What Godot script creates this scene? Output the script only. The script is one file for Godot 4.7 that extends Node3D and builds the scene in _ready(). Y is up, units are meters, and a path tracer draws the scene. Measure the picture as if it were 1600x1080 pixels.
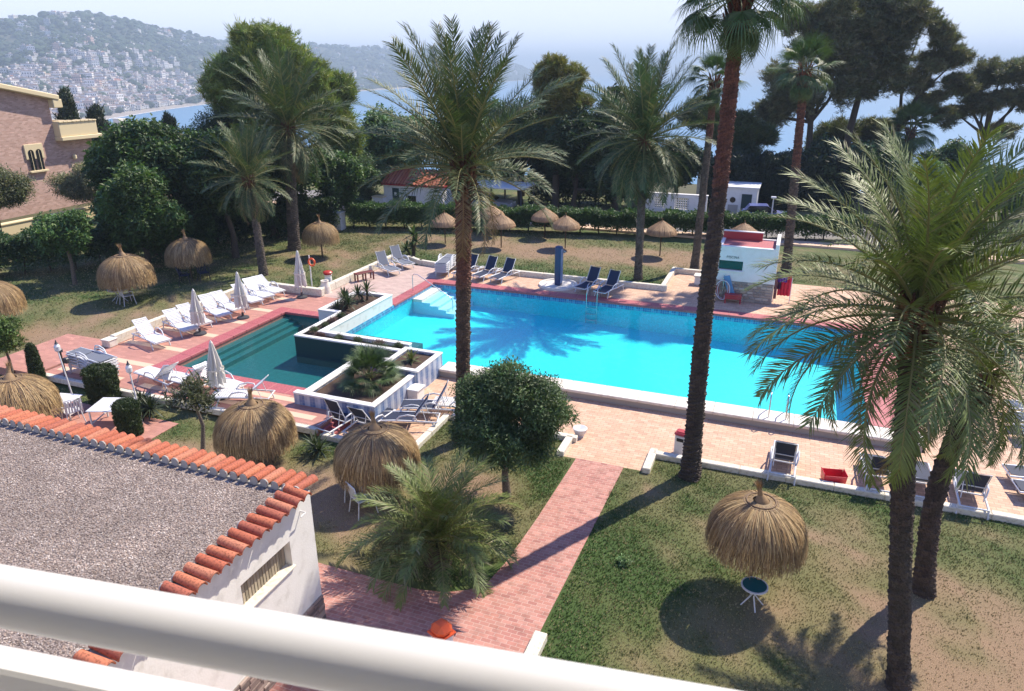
extends Node3D
# A hotel garden with two pools, palms and thatched parasols above a hazy bay. Metres; x runs along the pool, -z away from the balcony.

class Geo:
	var v := PackedVector3Array()
	var n := PackedVector3Array()
	var c := PackedColorArray()
	var col := Color.WHITE
	func put(a: Vector3, na: Vector3) -> void:
		v.append(a); n.append(na); c.append(col)
	func tri(a: Vector3, b: Vector3, d: Vector3) -> void:      # counter-clockwise seen from outside
		var m := (b - a).cross(d - a).normalized()
		put(a, m); put(d, m); put(b, m)
	func quad(a: Vector3, b: Vector3, d: Vector3, e: Vector3) -> void:
		tri(a, b, d); tri(a, d, e)
	func stri(a: Vector3, b: Vector3, d: Vector3, na: Vector3, nb: Vector3, nd: Vector3) -> void:
		put(a, na); put(d, nd); put(b, nb)
	func squad(a: Vector3, b: Vector3, d: Vector3, e: Vector3, na: Vector3, nb: Vector3, nd: Vector3, ne: Vector3) -> void:
		stri(a, b, d, na, nb, nd); stri(a, d, e, na, nd, ne)
	func oquad(a: Vector3, b: Vector3, d: Vector3, e: Vector3, mid: Vector3) -> void:
		if (b - a).cross(d - a).dot((a + b + d + e) / 4.0 - mid) < 0.0:
			quad(a, e, d, b)
		else:
			quad(a, b, d, e)
	func box(at: Vector3, s: Vector3, ch := 0.0, basis := Basis()) -> void:
		var h := s / 2.0
		if ch <= 0.0:
			var p := []
			for i in 8:
				p.append(at + basis * Vector3(h.x * (1 if i & 1 else -1), h.y * (1 if i & 2 else -1), h.z * (1 if i & 4 else -1)))
			for f in [[0, 1, 3, 2], [4, 5, 7, 6], [0, 1, 5, 4], [2, 3, 7, 6], [0, 2, 6, 4], [1, 3, 7, 5]]:
				oquad(p[f[0]], p[f[1]], p[f[2]], p[f[3]], at)
			return
		ch = minf(ch, minf(h.x, minf(h.y, h.z)) * 0.95)
		var q := []
		for i in 8:
			var g := Vector3(1 if i & 1 else -1, 1 if i & 2 else -1, 1 if i & 4 else -1)
			var k := h - Vector3(ch, ch, ch)
			q.append([at + basis * (g * Vector3(h.x, k.y, k.z)), at + basis * (g * Vector3(k.x, h.y, k.z)), at + basis * (g * Vector3(k.x, k.y, h.z))])
		for f in [[2, 0, 1, 3, 2], [2, 4, 5, 7, 6], [1, 0, 1, 5, 4], [1, 2, 3, 7, 6], [0, 0, 2, 6, 4], [0, 1, 3, 7, 5]]:
			oquad(q[f[1]][f[0]], q[f[2]][f[0]], q[f[3]][f[0]], q[f[4]][f[0]], at)
		for e in [[0, 1, 1, 2], [2, 3, 1, 2], [4, 5, 1, 2], [6, 7, 1, 2], [0, 2, 0, 2], [1, 3, 0, 2], [4, 6, 0, 2], [5, 7, 0, 2], [0, 4, 0, 1], [1, 5, 0, 1], [2, 6, 0, 1], [3, 7, 0, 1]]:
			oquad(q[e[0]][e[2]], q[e[1]][e[2]], q[e[1]][e[3]], q[e[0]][e[3]], at)
		for i in 8:
			var a: Vector3 = q[i][0]
			var b: Vector3 = q[i][1]
			var d: Vector3 = q[i][2]
			if (b - a).cross(d - a).dot((a + b + d) / 3.0 - at) < 0.0:
				tri(a, d, b)
			else:
				tri(a, b, d)
	func tube(p: Array, r: Array, k := 8, caps := true) -> void:
		var m := p.size()
		var ring := []
		var nor := []
		var t: Vector3 = (p[1] - p[0]).normalized()
		var u := t.cross(Vector3.UP if absf(t.y) < 0.9 else Vector3.RIGHT).normalized()
		for i in m:
			var a: Vector3 = p[maxi(i - 1, 0)]
			var b: Vector3 = p[mini(i + 1, m - 1)]
			t = (b - a).normalized()
			u = (u - t * u.dot(t)).normalized()
			var w := t.cross(u)
			var row := []
			var nrow := []
			for j in k:
				var g := TAU * j / k
				var d := u * cos(g) + w * sin(g)
				row.append(p[i] + d * r[i]); nrow.append(d)
			ring.append(row); nor.append(nrow)
		for i in m - 1:
			for j in k:
				var l := (j + 1) % k
				squad(ring[i][j], ring[i][l], ring[i + 1][l], ring[i + 1][j], nor[i][j], nor[i][l], nor[i + 1][l], nor[i + 1][j])
		if caps:
			for j in k:
				var l := (j + 1) % k
				tri(p[0], ring[0][l], ring[0][j])
				tri(p[m - 1], ring[m - 1][j], ring[m - 1][l])
	func rod(a: Vector3, b: Vector3, r: float, k := 8) -> void:
		tube([a, b], [r, r], k)
	func lathe(prof: Array, k := 20, at := Vector3.ZERO, close := false) -> void:      # prof: Vector2(radius, height) from bottom to top
		for i in prof.size() - 1:
			var a: Vector2 = prof[i]
			var b: Vector2 = prof[i + 1]
			var d := Vector2(b.y - a.y, a.x - b.x).normalized()
			for j in k:
				var g := TAU * j / k
				var h := TAU * (j + 1) / k
				var e := Vector3(cos(g), 0, sin(g))
				var f := Vector3(cos(h), 0, sin(h))
				var n0 := Vector3(e.x * d.x, d.y, e.z * d.x)
				var n1 := Vector3(f.x * d.x, d.y, f.z * d.x)
				squad(at + e * a.x + Vector3(0, a.y, 0), at + e * b.x + Vector3(0, b.y, 0), at + f * b.x + Vector3(0, b.y, 0), at + f * a.x + Vector3(0, a.y, 0), n0, n0, n1, n1)
	func prism(poly: PackedVector2Array, y0: float, y1: float) -> void:      # poly in x, z
		var ix := Geometry2D.triangulate_polygon(poly)
		var mid := Vector2.ZERO
		for p in poly:
			mid += p / poly.size()
		for i in range(0, ix.size(), 3):
			var a := Vector3(poly[ix[i]].x, y1, poly[ix[i]].y)
			var b := Vector3(poly[ix[i + 1]].x, y1, poly[ix[i + 1]].y)
			var d := Vector3(poly[ix[i + 2]].x, y1, poly[ix[i + 2]].y)
			if (b - a).cross(d - a).y < 0:
				tri(a, d, b)
			else:
				tri(a, b, d)
		if y0 < y1:
			var cw := Geometry2D.is_polygon_clockwise(poly)
			for i in poly.size():
				var a := poly[i]
				var b := poly[(i + 1) % poly.size()]
				if not cw:
					var s := a
					a = b
					b = s
				quad(Vector3(a.x, y0, a.y), Vector3(b.x, y0, b.y), Vector3(b.x, y1, b.y), Vector3(a.x, y1, a.y))
	func mesh() -> ArrayMesh:
		var a := []
		a.resize(Mesh.ARRAY_MAX)
		a[Mesh.ARRAY_VERTEX] = v
		a[Mesh.ARRAY_NORMAL] = n
		a[Mesh.ARRAY_COLOR] = c
		var m := ArrayMesh.new()
		m.add_surface_from_arrays(Mesh.PRIMITIVE_TRIANGLES, a)
		return m

var M := {}
var counts := {}
var rng := RandomNumberGenerator.new()
var fn := FastNoiseLite.new()

func rf(a: float, b: float) -> float:
	return rng.randf_range(a, b)
func V(x: float, y: float, z: float) -> Vector3:
	return Vector3(x, y, z)
func lin(r: float, g: float, b: float) -> Color:
	return Color(r, g, b).linear_to_srgb()

# ---------------------------------------------------------------- names, labels, nodes
func numbered(called: String) -> String:
	counts[called] = counts.get(called, -1) + 1
	return called if counts[called] == 0 else "%s_%03d" % [called, counts[called]]
func tag(o: Node, label: String, category := "", group := "", kind := "") -> void:
	if label: o.set_meta("label", label)
	if category: o.set_meta("category", category)
	if group: o.set_meta("group", group)
	if kind: o.set_meta("kind", kind)
func thing(called: String, label: String, category: String, at := Vector3.ZERO, turn := 0.0, group := "") -> Node3D:
	var o := Node3D.new()
	o.name = numbered(called)
	add_child(o, true)
	o.position = at
	o.rotation_degrees.y = turn
	tag(o, label, category, group)
	return o
func part(mesh: Mesh, called: String, material: Material, parent: Node, t := Transform3D()) -> MeshInstance3D:
	var o := MeshInstance3D.new()
	o.name = called
	o.mesh = mesh
	o.material_override = material
	o.transform = t
	parent.add_child(o, true)
	return o
func gpart(g: Geo, called: String, material: Material, parent: Node) -> MeshInstance3D:
	return part(g.mesh(), called, material, parent)
func struct(g: Geo, called: String, material: Material, label: String, category := "") -> MeshInstance3D:
	var o := part(g.mesh(), numbered(called), material, self)
	tag(o, label, category, "", "structure")
	return o
func copy(o: Node3D, label: String, at: Vector3, turn: float, base_name: String) -> Node3D:
	var d: Node3D = o.duplicate()
	d.name = numbered(base_name)
	add_child(d, true)
	d.position = at
	d.rotation_degrees.y = turn
	d.set_meta("label", label)
	return d
func swarm(called: String, mesh: Mesh, material: Material, where: Array, cols: Array, parent: Node) -> MultiMeshInstance3D:
	var mm := MultiMesh.new()
	mm.transform_format = MultiMesh.TRANSFORM_3D
	mm.use_colors = true
	mm.mesh = mesh
	mm.instance_count = where.size()
	for i in where.size():
		mm.set_instance_transform(i, where[i])
		mm.set_instance_color(i, cols[i])
	var o := MultiMeshInstance3D.new()
	o.name = called
	o.multimesh = mm
	o.material_override = material
	o.set_meta("kind", "stuff")
	parent.add_child(o, true)
	return o

# ---------------------------------------------------------------- materials and textures
func mat(key: String, color: Color, rough := 0.8, vertex := false) -> StandardMaterial3D:
	var m := StandardMaterial3D.new()
	m.resource_name = key
	m.albedo_color = color.linear_to_srgb()
	m.roughness = rough
	m.vertex_color_use_as_albedo = vertex
	M[key] = m
	return m
func noise_tex(freq: float, cols: Array, stops: Array, s: int, size := 512, type := FastNoiseLite.TYPE_SIMPLEX, oct := 4) -> NoiseTexture2D:
	var f := FastNoiseLite.new()
	f.seed = s
	f.noise_type = type
	f.frequency = freq
	f.fractal_octaves = oct
	if type == FastNoiseLite.TYPE_CELLULAR:
		f.cellular_return_type = FastNoiseLite.RETURN_CELL_VALUE
		f.fractal_type = FastNoiseLite.FRACTAL_NONE
	var t := NoiseTexture2D.new()
	t.width = size
	t.height = size
	t.seamless = true
	t.noise = f
	var g := Gradient.new()
	g.offsets = PackedFloat32Array(stops)
	var pc := PackedColorArray()
	for k in cols:
		pc.append(k.linear_to_srgb())
	g.colors = pc
	t.color_ramp = g
	return t
func tri_tex(m: StandardMaterial3D, t: Texture2D, metres: float, world := true, bump: Texture2D = null, cm := 0.5) -> StandardMaterial3D:
	m.albedo_texture = t
	m.uv1_triplanar = true
	m.uv1_world_triplanar = world
	m.uv1_triplanar_sharpness = 8.0
	m.uv1_scale = Vector3.ONE / metres
	if bump:
		m.heightmap_enabled = true
		m.heightmap_texture = bump
		m.heightmap_scale = cm
	return m
# pavers: rows x columns of bricks with their own tone; also returns the joint relief
func paver_tex(rows: int, cols: int, tones: Array, joint: Color, s: int, stagger := true, size := 512, gap := 2) -> Array:
	var im := Image.create(size, size, false, Image.FORMAT_RGB8)
	var hm := Image.create(size, size, false, Image.FORMAT_RGB8)
	im.fill(joint.linear_to_srgb())
	hm.fill(Color(0.2, 0.2, 0.2))
	rng.seed = s
	var bw := size / cols
	var bh := size / rows
	for r in rows:
		for k in range(-1, cols):
			var a: Color = tones[rng.randi() % tones.size()]
			var b: Color = a * rf(0.88, 1.1)
			var x0 := k * bw + ((bw / 2) if stagger and r % 2 else 0)
			var rect := Rect2i(x0 + gap / 2, r * bh + gap / 2, bw - gap, bh - gap)
			im.fill_rect(rect, b.linear_to_srgb())
			hm.fill_rect(rect, Color(1, 1, 1) * rf(0.75, 1.0))
	if stagger:
		for r in rows:
			if r % 2:      # the brick that wraps round the edge
				im.fill_rect(Rect2i(0, r * bh + gap / 2, bw / 2 - gap / 2, bh - gap), im.get_pixel(size - bw / 4, r * bh + bh / 2))
	for i in size * size / 3:      # grain and small stains
		var px := rng.randi() % size
		var py := rng.randi() % size
		var q := im.get_pixel(px, py)
		var k := rf(0.86, 1.12)
		im.set_pixel(px, py, Color(q.r * k, q.g * k, q.b * k))
	return [ImageTexture.create_from_image(im), ImageTexture.create_from_image(hm)]

func make_materials() -> void:
	var p: Array
	mat("white", Color(0.74, 0.73, 0.70), 0.55)
	tri_tex(M.white, noise_tex(0.012, [Color(0.90, 0.89, 0.87), Color(0.97, 0.97, 0.965), Color(1, 1, 1)], [0.0, 0.45, 1.0], 3), 3.0)
	mat("rail_paint", Color(0.60, 0.595, 0.58), 0.32)
	mat("plastic", Color(0.60, 0.61, 0.63), 0.4)
	mat("old_plastic", Color(0.62, 0.64, 0.66), 0.5)
	mat("navy", Color(0.012, 0.022, 0.055), 0.75)
	tri_tex(M.navy, noise_tex(0.2, [Color(0.6, 0.6, 0.65), Color(1.3, 1.3, 1.3)], [0.2, 0.8], 8, 256), 0.3, false)
	mat("blue_fabric", Color(0.02, 0.05, 0.14), 0.7)
	mat("grey_fabric", Color(0.13, 0.145, 0.18), 0.8)
	mat("canvas", Color(0.66, 0.64, 0.58), 0.85)
	M.canvas.backlight_enabled = true
	M.canvas.backlight = Color(0.35, 0.34, 0.3)
	mat("metal", Color(0.55, 0.56, 0.57), 0.22)
	M.metal.metallic = 0.95
	mat("dark_metal", Color(0.05, 0.05, 0.055), 0.5)
	mat("dark_wood", Color(0.06, 0.03, 0.018), 0.7)
	mat("pole_wood", Color(0.10, 0.065, 0.04), 0.8)
	mat("red_paint", Color(0.36, 0.03, 0.04), 0.45)
	mat("red_plastic", Color(0.55, 0.025, 0.04), 0.35)
	mat("orange_plastic", Color(0.70, 0.10, 0.025), 0.4)
	mat("green_door", Color(0.01, 0.035, 0.04), 0.6)
	mat("dark_glass", Color(0.008, 0.010, 0.013), 0.12)
	mat("soil", Color(0.075, 0.045, 0.03), 0.95)
	tri_tex(M.soil, noise_tex(0.05, [Color(0.5, 0.5, 0.5), Color(1.4, 1.3, 1.2)], [0.2, 0.8], 31, 256), 1.0)
	mat("cream", Color(0.66, 0.55, 0.34), 0.8)
	mat("teal_glass", Color(0.02, 0.11, 0.12), 0.08)
	mat("plant", Color(1, 1, 1), 0.55, true)
	M.plant.backlight_enabled = true
	M.plant.backlight = Color(0.72, 0.78, 0.50)
	mat("palm_leaf", Color(1, 1, 1), 0.55, true)
	M.palm_leaf.backlight_enabled = true
	M.palm_leaf.backlight = Color(0.55, 0.60, 0.36)
	mat("bark", Color(1, 1, 1), 0.92, true)
	tri_tex(M.bark, noise_tex(0.03, [Color(0.45, 0.45, 0.45), Color(1.0, 1.0, 1.0), Color(1.4, 1.4, 1.35)], [0.15, 0.5, 0.9], 44, 256), 0.5, true, noise_tex(0.06, [Color.BLACK, Color.WHITE], [0.2, 0.8], 45, 256), 2.0)
	mat("straw", Color(1, 1, 1), 0.7, true)
	M.straw.backlight_enabled = true
	M.straw.backlight = Color(0.3, 0.27, 0.18)
	mat("painted", Color(1, 1, 1), 0.75, true)
	mat("blade", Color(1, 1, 1), 0.7, true)
	M.blade.backlight_enabled = true
	M.blade.backlight = Color(0.5, 0.52, 0.35)
	mat("lawn", Color(1, 1, 1), 0.95, true)
	tri_tex(M.lawn, noise_tex(0.16, [Color(0.30, 0.32, 0.28), Color(0.72, 0.72, 0.68), Color(1.0, 1.0, 0.95), Color(1.0, 1.0, 1.0)], [0.2, 0.45, 0.68, 1.0], 5, 1024), 3.0, true, noise_tex(0.2, [Color.BLACK, Color.WHITE], [0.2, 0.8], 6), 0.8)
	p = paver_tex(16, 8, [Color(0.58, 0.375, 0.255), Color(0.55, 0.35, 0.24), Color(0.59, 0.40, 0.28), Color(0.54, 0.35, 0.235)], Color(0.36, 0.21, 0.145), 11, true, 512, 3)
	mat("deck", Color(1, 1, 1), 0.75)
	tri_tex(M.deck, p[0], 2.0, true, p[1], 0.4)
	M.deck.detail_enabled = true
	M.deck.detail_albedo = noise_tex(0.02, [Color(0.86, 0.85, 0.83), Color(1, 1, 1), Color(1, 1, 1)], [0.0, 0.5, 1.0], 12)
	M.deck.detail_blend_mode = BaseMaterial3D.BLEND_MODE_MUL
	M.deck.detail_uv_layer = BaseMaterial3D.DETAIL_UV_2
	M.deck.uv2_triplanar = true
	M.deck.uv2_world_triplanar = true
	M.deck.uv2_scale = Vector3.ONE / 5.0
	p = paver_tex(16, 8, [Color(0.42, 0.20, 0.155), Color(0.45, 0.22, 0.17), Color(0.40, 0.19, 0.15)], Color(0.33, 0.17, 0.14), 13)
	mat("terrace", Color(1, 1, 1), 0.75)
	tri_tex(M.terrace, p[0], 2.0, true, p[1], 0.4)
	p = paver_tex(16, 8, [Color(0.45, 0.33, 0.285), Color(0.47, 0.35, 0.30), Color(0.43, 0.31, 0.27)], Color(0.35, 0.26, 0.23), 14)
	mat("pale_terrace", Color(1, 1, 1), 0.75)
	tri_tex(M.pale_terrace, p[0], 2.0, true, p[1], 0.4)
	p = paver_tex(20, 10, [Color(0.40, 0.18, 0.14), Color(0.43, 0.20, 0.16), Color(0.37, 0.16, 0.13), Color(0.44, 0.22, 0.175)], Color(0.50, 0.33, 0.28), 15, true, 640, 4)
	mat("path", Color(1, 1, 1), 0.8)
	tri_tex(M.path, p[0], 2.0, true, p[1], 0.5)
	M.path.detail_enabled = true
	M.path.detail_albedo = noise_tex(0.02, [Color(0.75, 0.73, 0.72), Color(1, 1, 1), Color(1, 1, 1)], [0.0, 0.5, 1.0], 16)
	M.path.detail_blend_mode = BaseMaterial3D.BLEND_MODE_MUL
	M.path.detail_uv_layer = BaseMaterial3D.DETAIL_UV_2
	M.path.uv2_triplanar = true
	M.path.uv2_world_triplanar = true
	M.path.uv2_scale = Vector3.ONE / 4.0
	mat("pink_tile", Color(0.42, 0.115, 0.125), 0.6)
	mat("brown_paint", Color(0.14, 0.03, 0.025), 0.5)
	mat("bowl_red", Color(0.40, 0.03, 0.02), 0.4)
	tri_tex(M.pink_tile, noise_tex(0.03, [Color(0.75, 0.72, 0.7), Color(1, 1, 1)], [0.2, 0.7], 17), 1.5)
	mat("beige_band", Color(0.62, 0.44, 0.31), 0.7)
	mat("coping", Color(0.68, 0.64, 0.57), 0.7)
	tri_tex(M.coping, noise_tex(0.015, [Color(0.78, 0.72, 0.66), Color(0.96, 0.95, 0.93), Color(1, 1, 1)], [0.0, 0.4, 1.0], 18), 2.0)
	mat("kerb", Color(0.66, 0.62, 0.53), 0.8)
	tri_tex(M.kerb, noise_tex(0.02, [Color(0.70, 0.64, 0.56), Color(0.96, 0.95, 0.92), Color(1, 1, 1)], [0.0, 0.45, 1.0], 19), 1.7)
	p = paver_tex(32, 32, [Color(0.003, 0.57, 0.65), Color(0.004, 0.60, 0.68), Color(0.003, 0.55, 0.63)], Color(0.008, 0.61, 0.67), 20, false)
	mat("pool_tile", Color(1, 1, 1), 0.4)
	tri_tex(M.pool_tile, p[0], 2.0)
	p = paver_tex(8, 8, [Color(0.02, 0.15, 0.36), Color(0.03, 0.25, 0.46), Color(0.05, 0.36, 0.55)], Color(0.3, 0.45, 0.5), 21, false, 128)
	mat("band_tile", Color(1, 1, 1), 0.3)
	tri_tex(M.band_tile, p[0], 0.8)
	mat("step_tile", Color(0.25, 0.62, 0.72), 0.5)
	mat("dark_teal", Color(0.012, 0.035, 0.04), 0.35)
	mat("teal_tile", Color(0.006, 0.105, 0.11), 0.4)
	tri_tex(M.teal_tile, noise_tex(0.02, [Color(0.75, 0.8, 0.8), Color(1, 1, 1)], [0.2, 0.7], 22), 2.5)
	mat("blue_tile", Color(1, 1, 1), 0.3)
	var bi := Image.create(256, 256, false, Image.FORMAT_RGB8)
	bi.fill(Color(0.36, 0.40, 0.46).linear_to_srgb())
	rng.seed = 23
	for x in 16:      # glazed tiles, darker blue in every third or fourth column
		for y in 16:
			var k := clampf(0.5 + 0.62 * sin(x * TAU / 4.0 + 0.4) + rf(-0.18, 0.18), 0.0, 1.0)
			bi.fill_rect(Rect2i(x * 16, y * 16, 15, 15), Color(0.10, 0.17, 0.34).lerp(Color(0.40, 0.46, 0.56), k).linear_to_srgb())
	tri_tex(M.blue_tile, ImageTexture.create_from_image(bi), 1.6)
	mat("clay", Color(1, 1, 1), 0.8, true)
	tri_tex(M.clay, noise_tex(0.03, [Color(0.35, 0.33, 0.30), Color(0.8, 0.78, 0.76), Color(1, 1, 1), Color(1, 0.98, 0.95)], [0.08, 0.35, 0.6, 1.0], 24), 0.9)
	mat("mortar", Color(0.36, 0.34, 0.31), 0.95)
	mat("gravel_bed", Color(1, 1, 1), 0.95)
	tri_tex(M.gravel_bed, noise_tex(0.11, [Color(0.10, 0.08, 0.07), Color(0.22, 0.175, 0.15), Color(0.30, 0.25, 0.22)], [0.1, 0.5, 0.9], 25, 1024, FastNoiseLite.TYPE_CELLULAR), 2.2)
	mat("pebble", Color(1, 1, 1), 0.9, true)
	mat("stone", Color(1, 1, 1), 0.9, true)
	mat("brick_wall", Color(1, 1, 1), 0.9)
	p = paver_tex(32, 12, [Color(0.48, 0.31, 0.25), Color(0.53, 0.35, 0.29), Color(0.43, 0.27, 0.215)], Color(0.52, 0.42, 0.36), 26, true, 768)
	tri_tex(M.brick_wall, p[0], 3.0)
	mat("stucco", Color(0.70, 0.69, 0.66), 0.85)
	tri_tex(M.stucco, noise_tex(0.01, [Color(0.80, 0.79, 0.77), Color(0.97, 0.97, 0.96), Color(1, 1, 1)], [0.0, 0.4, 1.0], 27), 2.5, true, noise_tex(0.08, [Color.BLACK, Color.WHITE], [0.2, 0.8], 28), 0.1)
	mat("asphalt", Color(0.20, 0.19, 0.185), 0.9)
	tri_tex(M.asphalt, noise_tex(0.1, [Color(0.8, 0.8, 0.8), Color(1.1, 1.1, 1.1)], [0.2, 0.8], 29), 3.0)
	mat("hill", Color(1, 1, 1), 1.0, true)
	tri_tex(M.hill, noise_tex(0.03, [Color(0.5, 0.5, 0.5), Color(1, 1, 1)], [0.2, 0.8], 30), 160.0)
	mat("bush", Color(1, 1, 1), 1.0, true)
	mat("sand", Color(0.30, 0.26, 0.22), 1.0)
	mat("foam", Color(0.8, 0.8, 0.8), 0.8)
	mat("car_blue", Color(0.01, 0.04, 0.25), 0.25)
	M.car_blue.clearcoat_enabled = true
	M.car_blue.clearcoat = 1.0
	mat("car_silver", Color(0.35, 0.36, 0.38), 0.3)
	mat("rubber", Color(0.015, 0.015, 0.016), 0.8)
	mat("blind", Color(1, 1, 1), 0.8, true)
	# water: a clear sheet that mirrors, with ripples
	var w := mat("water", Color(0.2, 0.75, 0.85), 0.03)
	w.transparency = BaseMaterial3D.TRANSPARENCY_ALPHA
	w.albedo_color.a = 0.012
	var wn := NoiseTexture2D.new()
	wn.width = 512
	wn.height = 512
	wn.seamless = true
	wn.as_normal_map = true
	wn.bump_strength = 3.0
	var f := FastNoiseLite.new()
	f.seed = 77
	f.frequency = 0.012
	f.fractal_octaves = 3
	wn.noise = f
	w.normal_enabled = true
	w.normal_texture = wn
	w.normal_scale = 0.55
	w.metallic_specular = 0.25
	w.uv1_triplanar = true
	w.uv1_world_triplanar = true
	w.uv1_scale = Vector3.ONE / 4.0
	var wd: StandardMaterial3D = w.duplicate()
	wd.metallic_specular = 0.2
	M["dark_water"] = wd
	var sea := mat("sea", Color(0.08, 0.21, 0.34), 0.4)
	sea.normal_enabled = true
	sea.normal_texture = wn
	sea.normal_scale = 0.5
	sea.uv1_triplanar = true
	sea.uv1_world_triplanar = true
	sea.uv1_scale = Vector3.ONE / 60.0

# ---------------------------------------------------------------- terrain
func gh(x: float, z: float) -> float:      # height of the ground: the front lawns lie 0.3 m below the terrace, the land falls to the sea behind the road
	var y := 0.3 * smoothstep(-18.6, -22.0, z)
	var d := maxf(-z - 58.0, 0.0)
	var left := maxf(-x - 62.0, 0.0)
	return y - 0.18 * d * smoothstep(0.0, 60.0, d) - 0.20 * left * smoothstep(0.0, 50.0, left) - 0.02 * d
func bump2(x: float, z: float, cx: float, cz: float, rx: float, rz: float) -> float:
	var a := (x - cx) / rx
	var b := (z - cz) / rz
	return exp(-(a * a + b * b))
func dryness(x: float, z: float) -> float:
	var d := 0.28
	d += 0.95 * bump2(x, z, -13, -39.6, 9.5, 2.4)
	d += 0.5 * bump2(x, z, -3, -40.5, 5, 2.2)
	d += 0.55 * bump2(x, z, -24, -34, 3, 3)
	d += 1.0 * bump2(x, z, 5.0, -12.2, 4.2, 2.6)
	d += 0.35 * bump2(x, z, 1.2, -15.5, 2.5, 1.2)
	d += 0.55 * bump2(x, z, -2.3, -16.6, 0.7, 0.8)
	d += 0.95 * bump2(x, z, -12, -13.5, 4.2, 1.6)
	d += 0.9 * bump2(x, z, -6.6, -14.9, 1.1, 1.0)
	d += 0.5 * bump2(x, z, -8.6, -11.8, 1.1, 1.0)
	d += 0.8 * bump2(x, z, -27.5, -19.5, 2.2, 2.6)
	d += 0.5 * bump2(x, z, -25.5, -23.5, 1.2, 2.5)
	d -= 0.3 * bump2(x, z, -10, -35.2, 14, 1.2)
	d -= 0.35 * bump2(x, z, -5.2, -16.4, 0.6, 1.6)
	d -= 0.4 * bump2(x, z, -11.9, -15.0, 1.3, 0.7)
	d -= 0.35 * bump2(x, z, -6.5, -11.6, 1.5, 0.8)
	d -= 0.3 * bump2(x, z, -0.9, -17.3, 1.0, 0.6)
	d -= 0.45 * bump2(x, z, -2.7, -12.5, 0.9, 5)
	d -= 0.3 * bump2(x, z, -2.0, -13.2, 1.0, 0.9)
	fn.frequency = 0.35
	d += 0.42 * fn.get_noise_2d(x, z)
	fn.frequency = 1.6
	d += 0.30 * fn.get_noise_2d(x + 50, z)
	return clampf(d, 0.0, 1.0)
func lawn_color(x: float, z: float) -> Color:
	var d := dryness(x, z)
	var g := Color(0.058, 0.108, 0.020)
	var m := Color(0.165, 0.165, 0.065)
	var b := Color(0.32, 0.215, 0.140)
	return g.lerp(m, d * 2.0) if d < 0.5 else m.lerp(b, d * 2.0 - 1.0)
func lines(a: float, b: float, step: float, extra: Array) -> Array:
	var l := []
	var k := a
	while k < b - 1e-4:
		l.append(k)
		k += step
	l.append(b)
	for e in extra:
		if e > a and e < b:
			l.append(e)
	l.sort()
	var o := [l[0]]
	for e in l:
		if e - o[-1] > 0.02:
			o.append(e)
	return o

func sheet(r: Rect2, y: float, sunk := 0.2) -> Geo:
	var g := Geo.new()
	g.box(V(r.get_center().x, y - sunk / 2, r.get_center().y), V(r.size.x, sunk, r.size.y))
	return g
func R(x0: float, x1: float, z0: float, z1: float) -> Rect2:
	return Rect2(x0, z0, x1 - x0, z1 - z0)

func build_ground() -> void:
	var holes := [R(-23.9, -12.3, -27.1, -15.9), R(-20.1, -5.2, -33.8, -27.1), R(-5.2, 4.6, -37.3, -18.3), R(-12.3, -5.2, -27.1, -18.4), R(-12.3, -9.3, -18.4, -15.9), R(4.6, 14.0, -37.3, -18.3), R(-5.2, -2.75, -18.4, -17.4)]
	var xs := lines(-46, 30, 0.5, [-23.9, -20.1, -12.3, -9.3, -5.2, -2.75, 4.6, 14.0])
	var zs := lines(-60, 3, 0.5, [-37.3, -33.8, -27.1, -18.4, -18.3, -17.4, -15.9])
	var g := Geo.new()
	for i in xs.size() - 1:
		for j in zs.size() - 1:
			var mid := Vector2((xs[i] + xs[i + 1]) / 2, (zs[j] + zs[j + 1]) / 2)
			var skip := false
			for h in holes:
				if h.has_point(mid):
					skip = true
					break
			if skip:
				continue
			var p := [Vector2(xs[i], zs[j]), Vector2(xs[i], zs[j + 1]), Vector2(xs[i + 1], zs[j + 1]), Vector2(xs[i + 1], zs[j])]
			var q := []
			var cs := []
			for k in p:
				q.append(V(k.x, gh(k.x, k.y), k.y))
				cs.append(lawn_color(k.x, k.y))
			for t in [[0, 1, 2], [0, 2, 3]]:
				for k in [t[0], t[2], t[1]]:
					g.col = cs[k]
					g.put(q[k], Vector3.UP)
	# the slope beyond the garden, down below the sea
	var gx := lines(-420, 420, 20, [-46, 30])
	var gz := lines(-420, 60, 20, [-60, 3])
	for i in gx.size() - 1:
		for j in gz.size() - 1:
			var mx: float = (gx[i] + gx[i + 1]) / 2
			var mz: float = (gz[j] + gz[j + 1]) / 2
			if mx > -46 and mx < 30 and mz > -60 and mz < 3:
				continue
			var p := [Vector2(gx[i], gz[j]), Vector2(gx[i], gz[j + 1]), Vector2(gx[i + 1], gz[j + 1]), Vector2(gx[i + 1], gz[j])]
			g.col = Color(0.10, 0.095, 0.045)
			var q := []
			for k in p:
				q.append(V(k.x, gh(k.x, k.y), k.y))
			g.tri(q[0], q[1], q[2])
			g.tri(q[0], q[2], q[3])
	struct(g, "ground", M.lawn, "green and straw coloured lawn ground of the garden", "ground")

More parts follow.
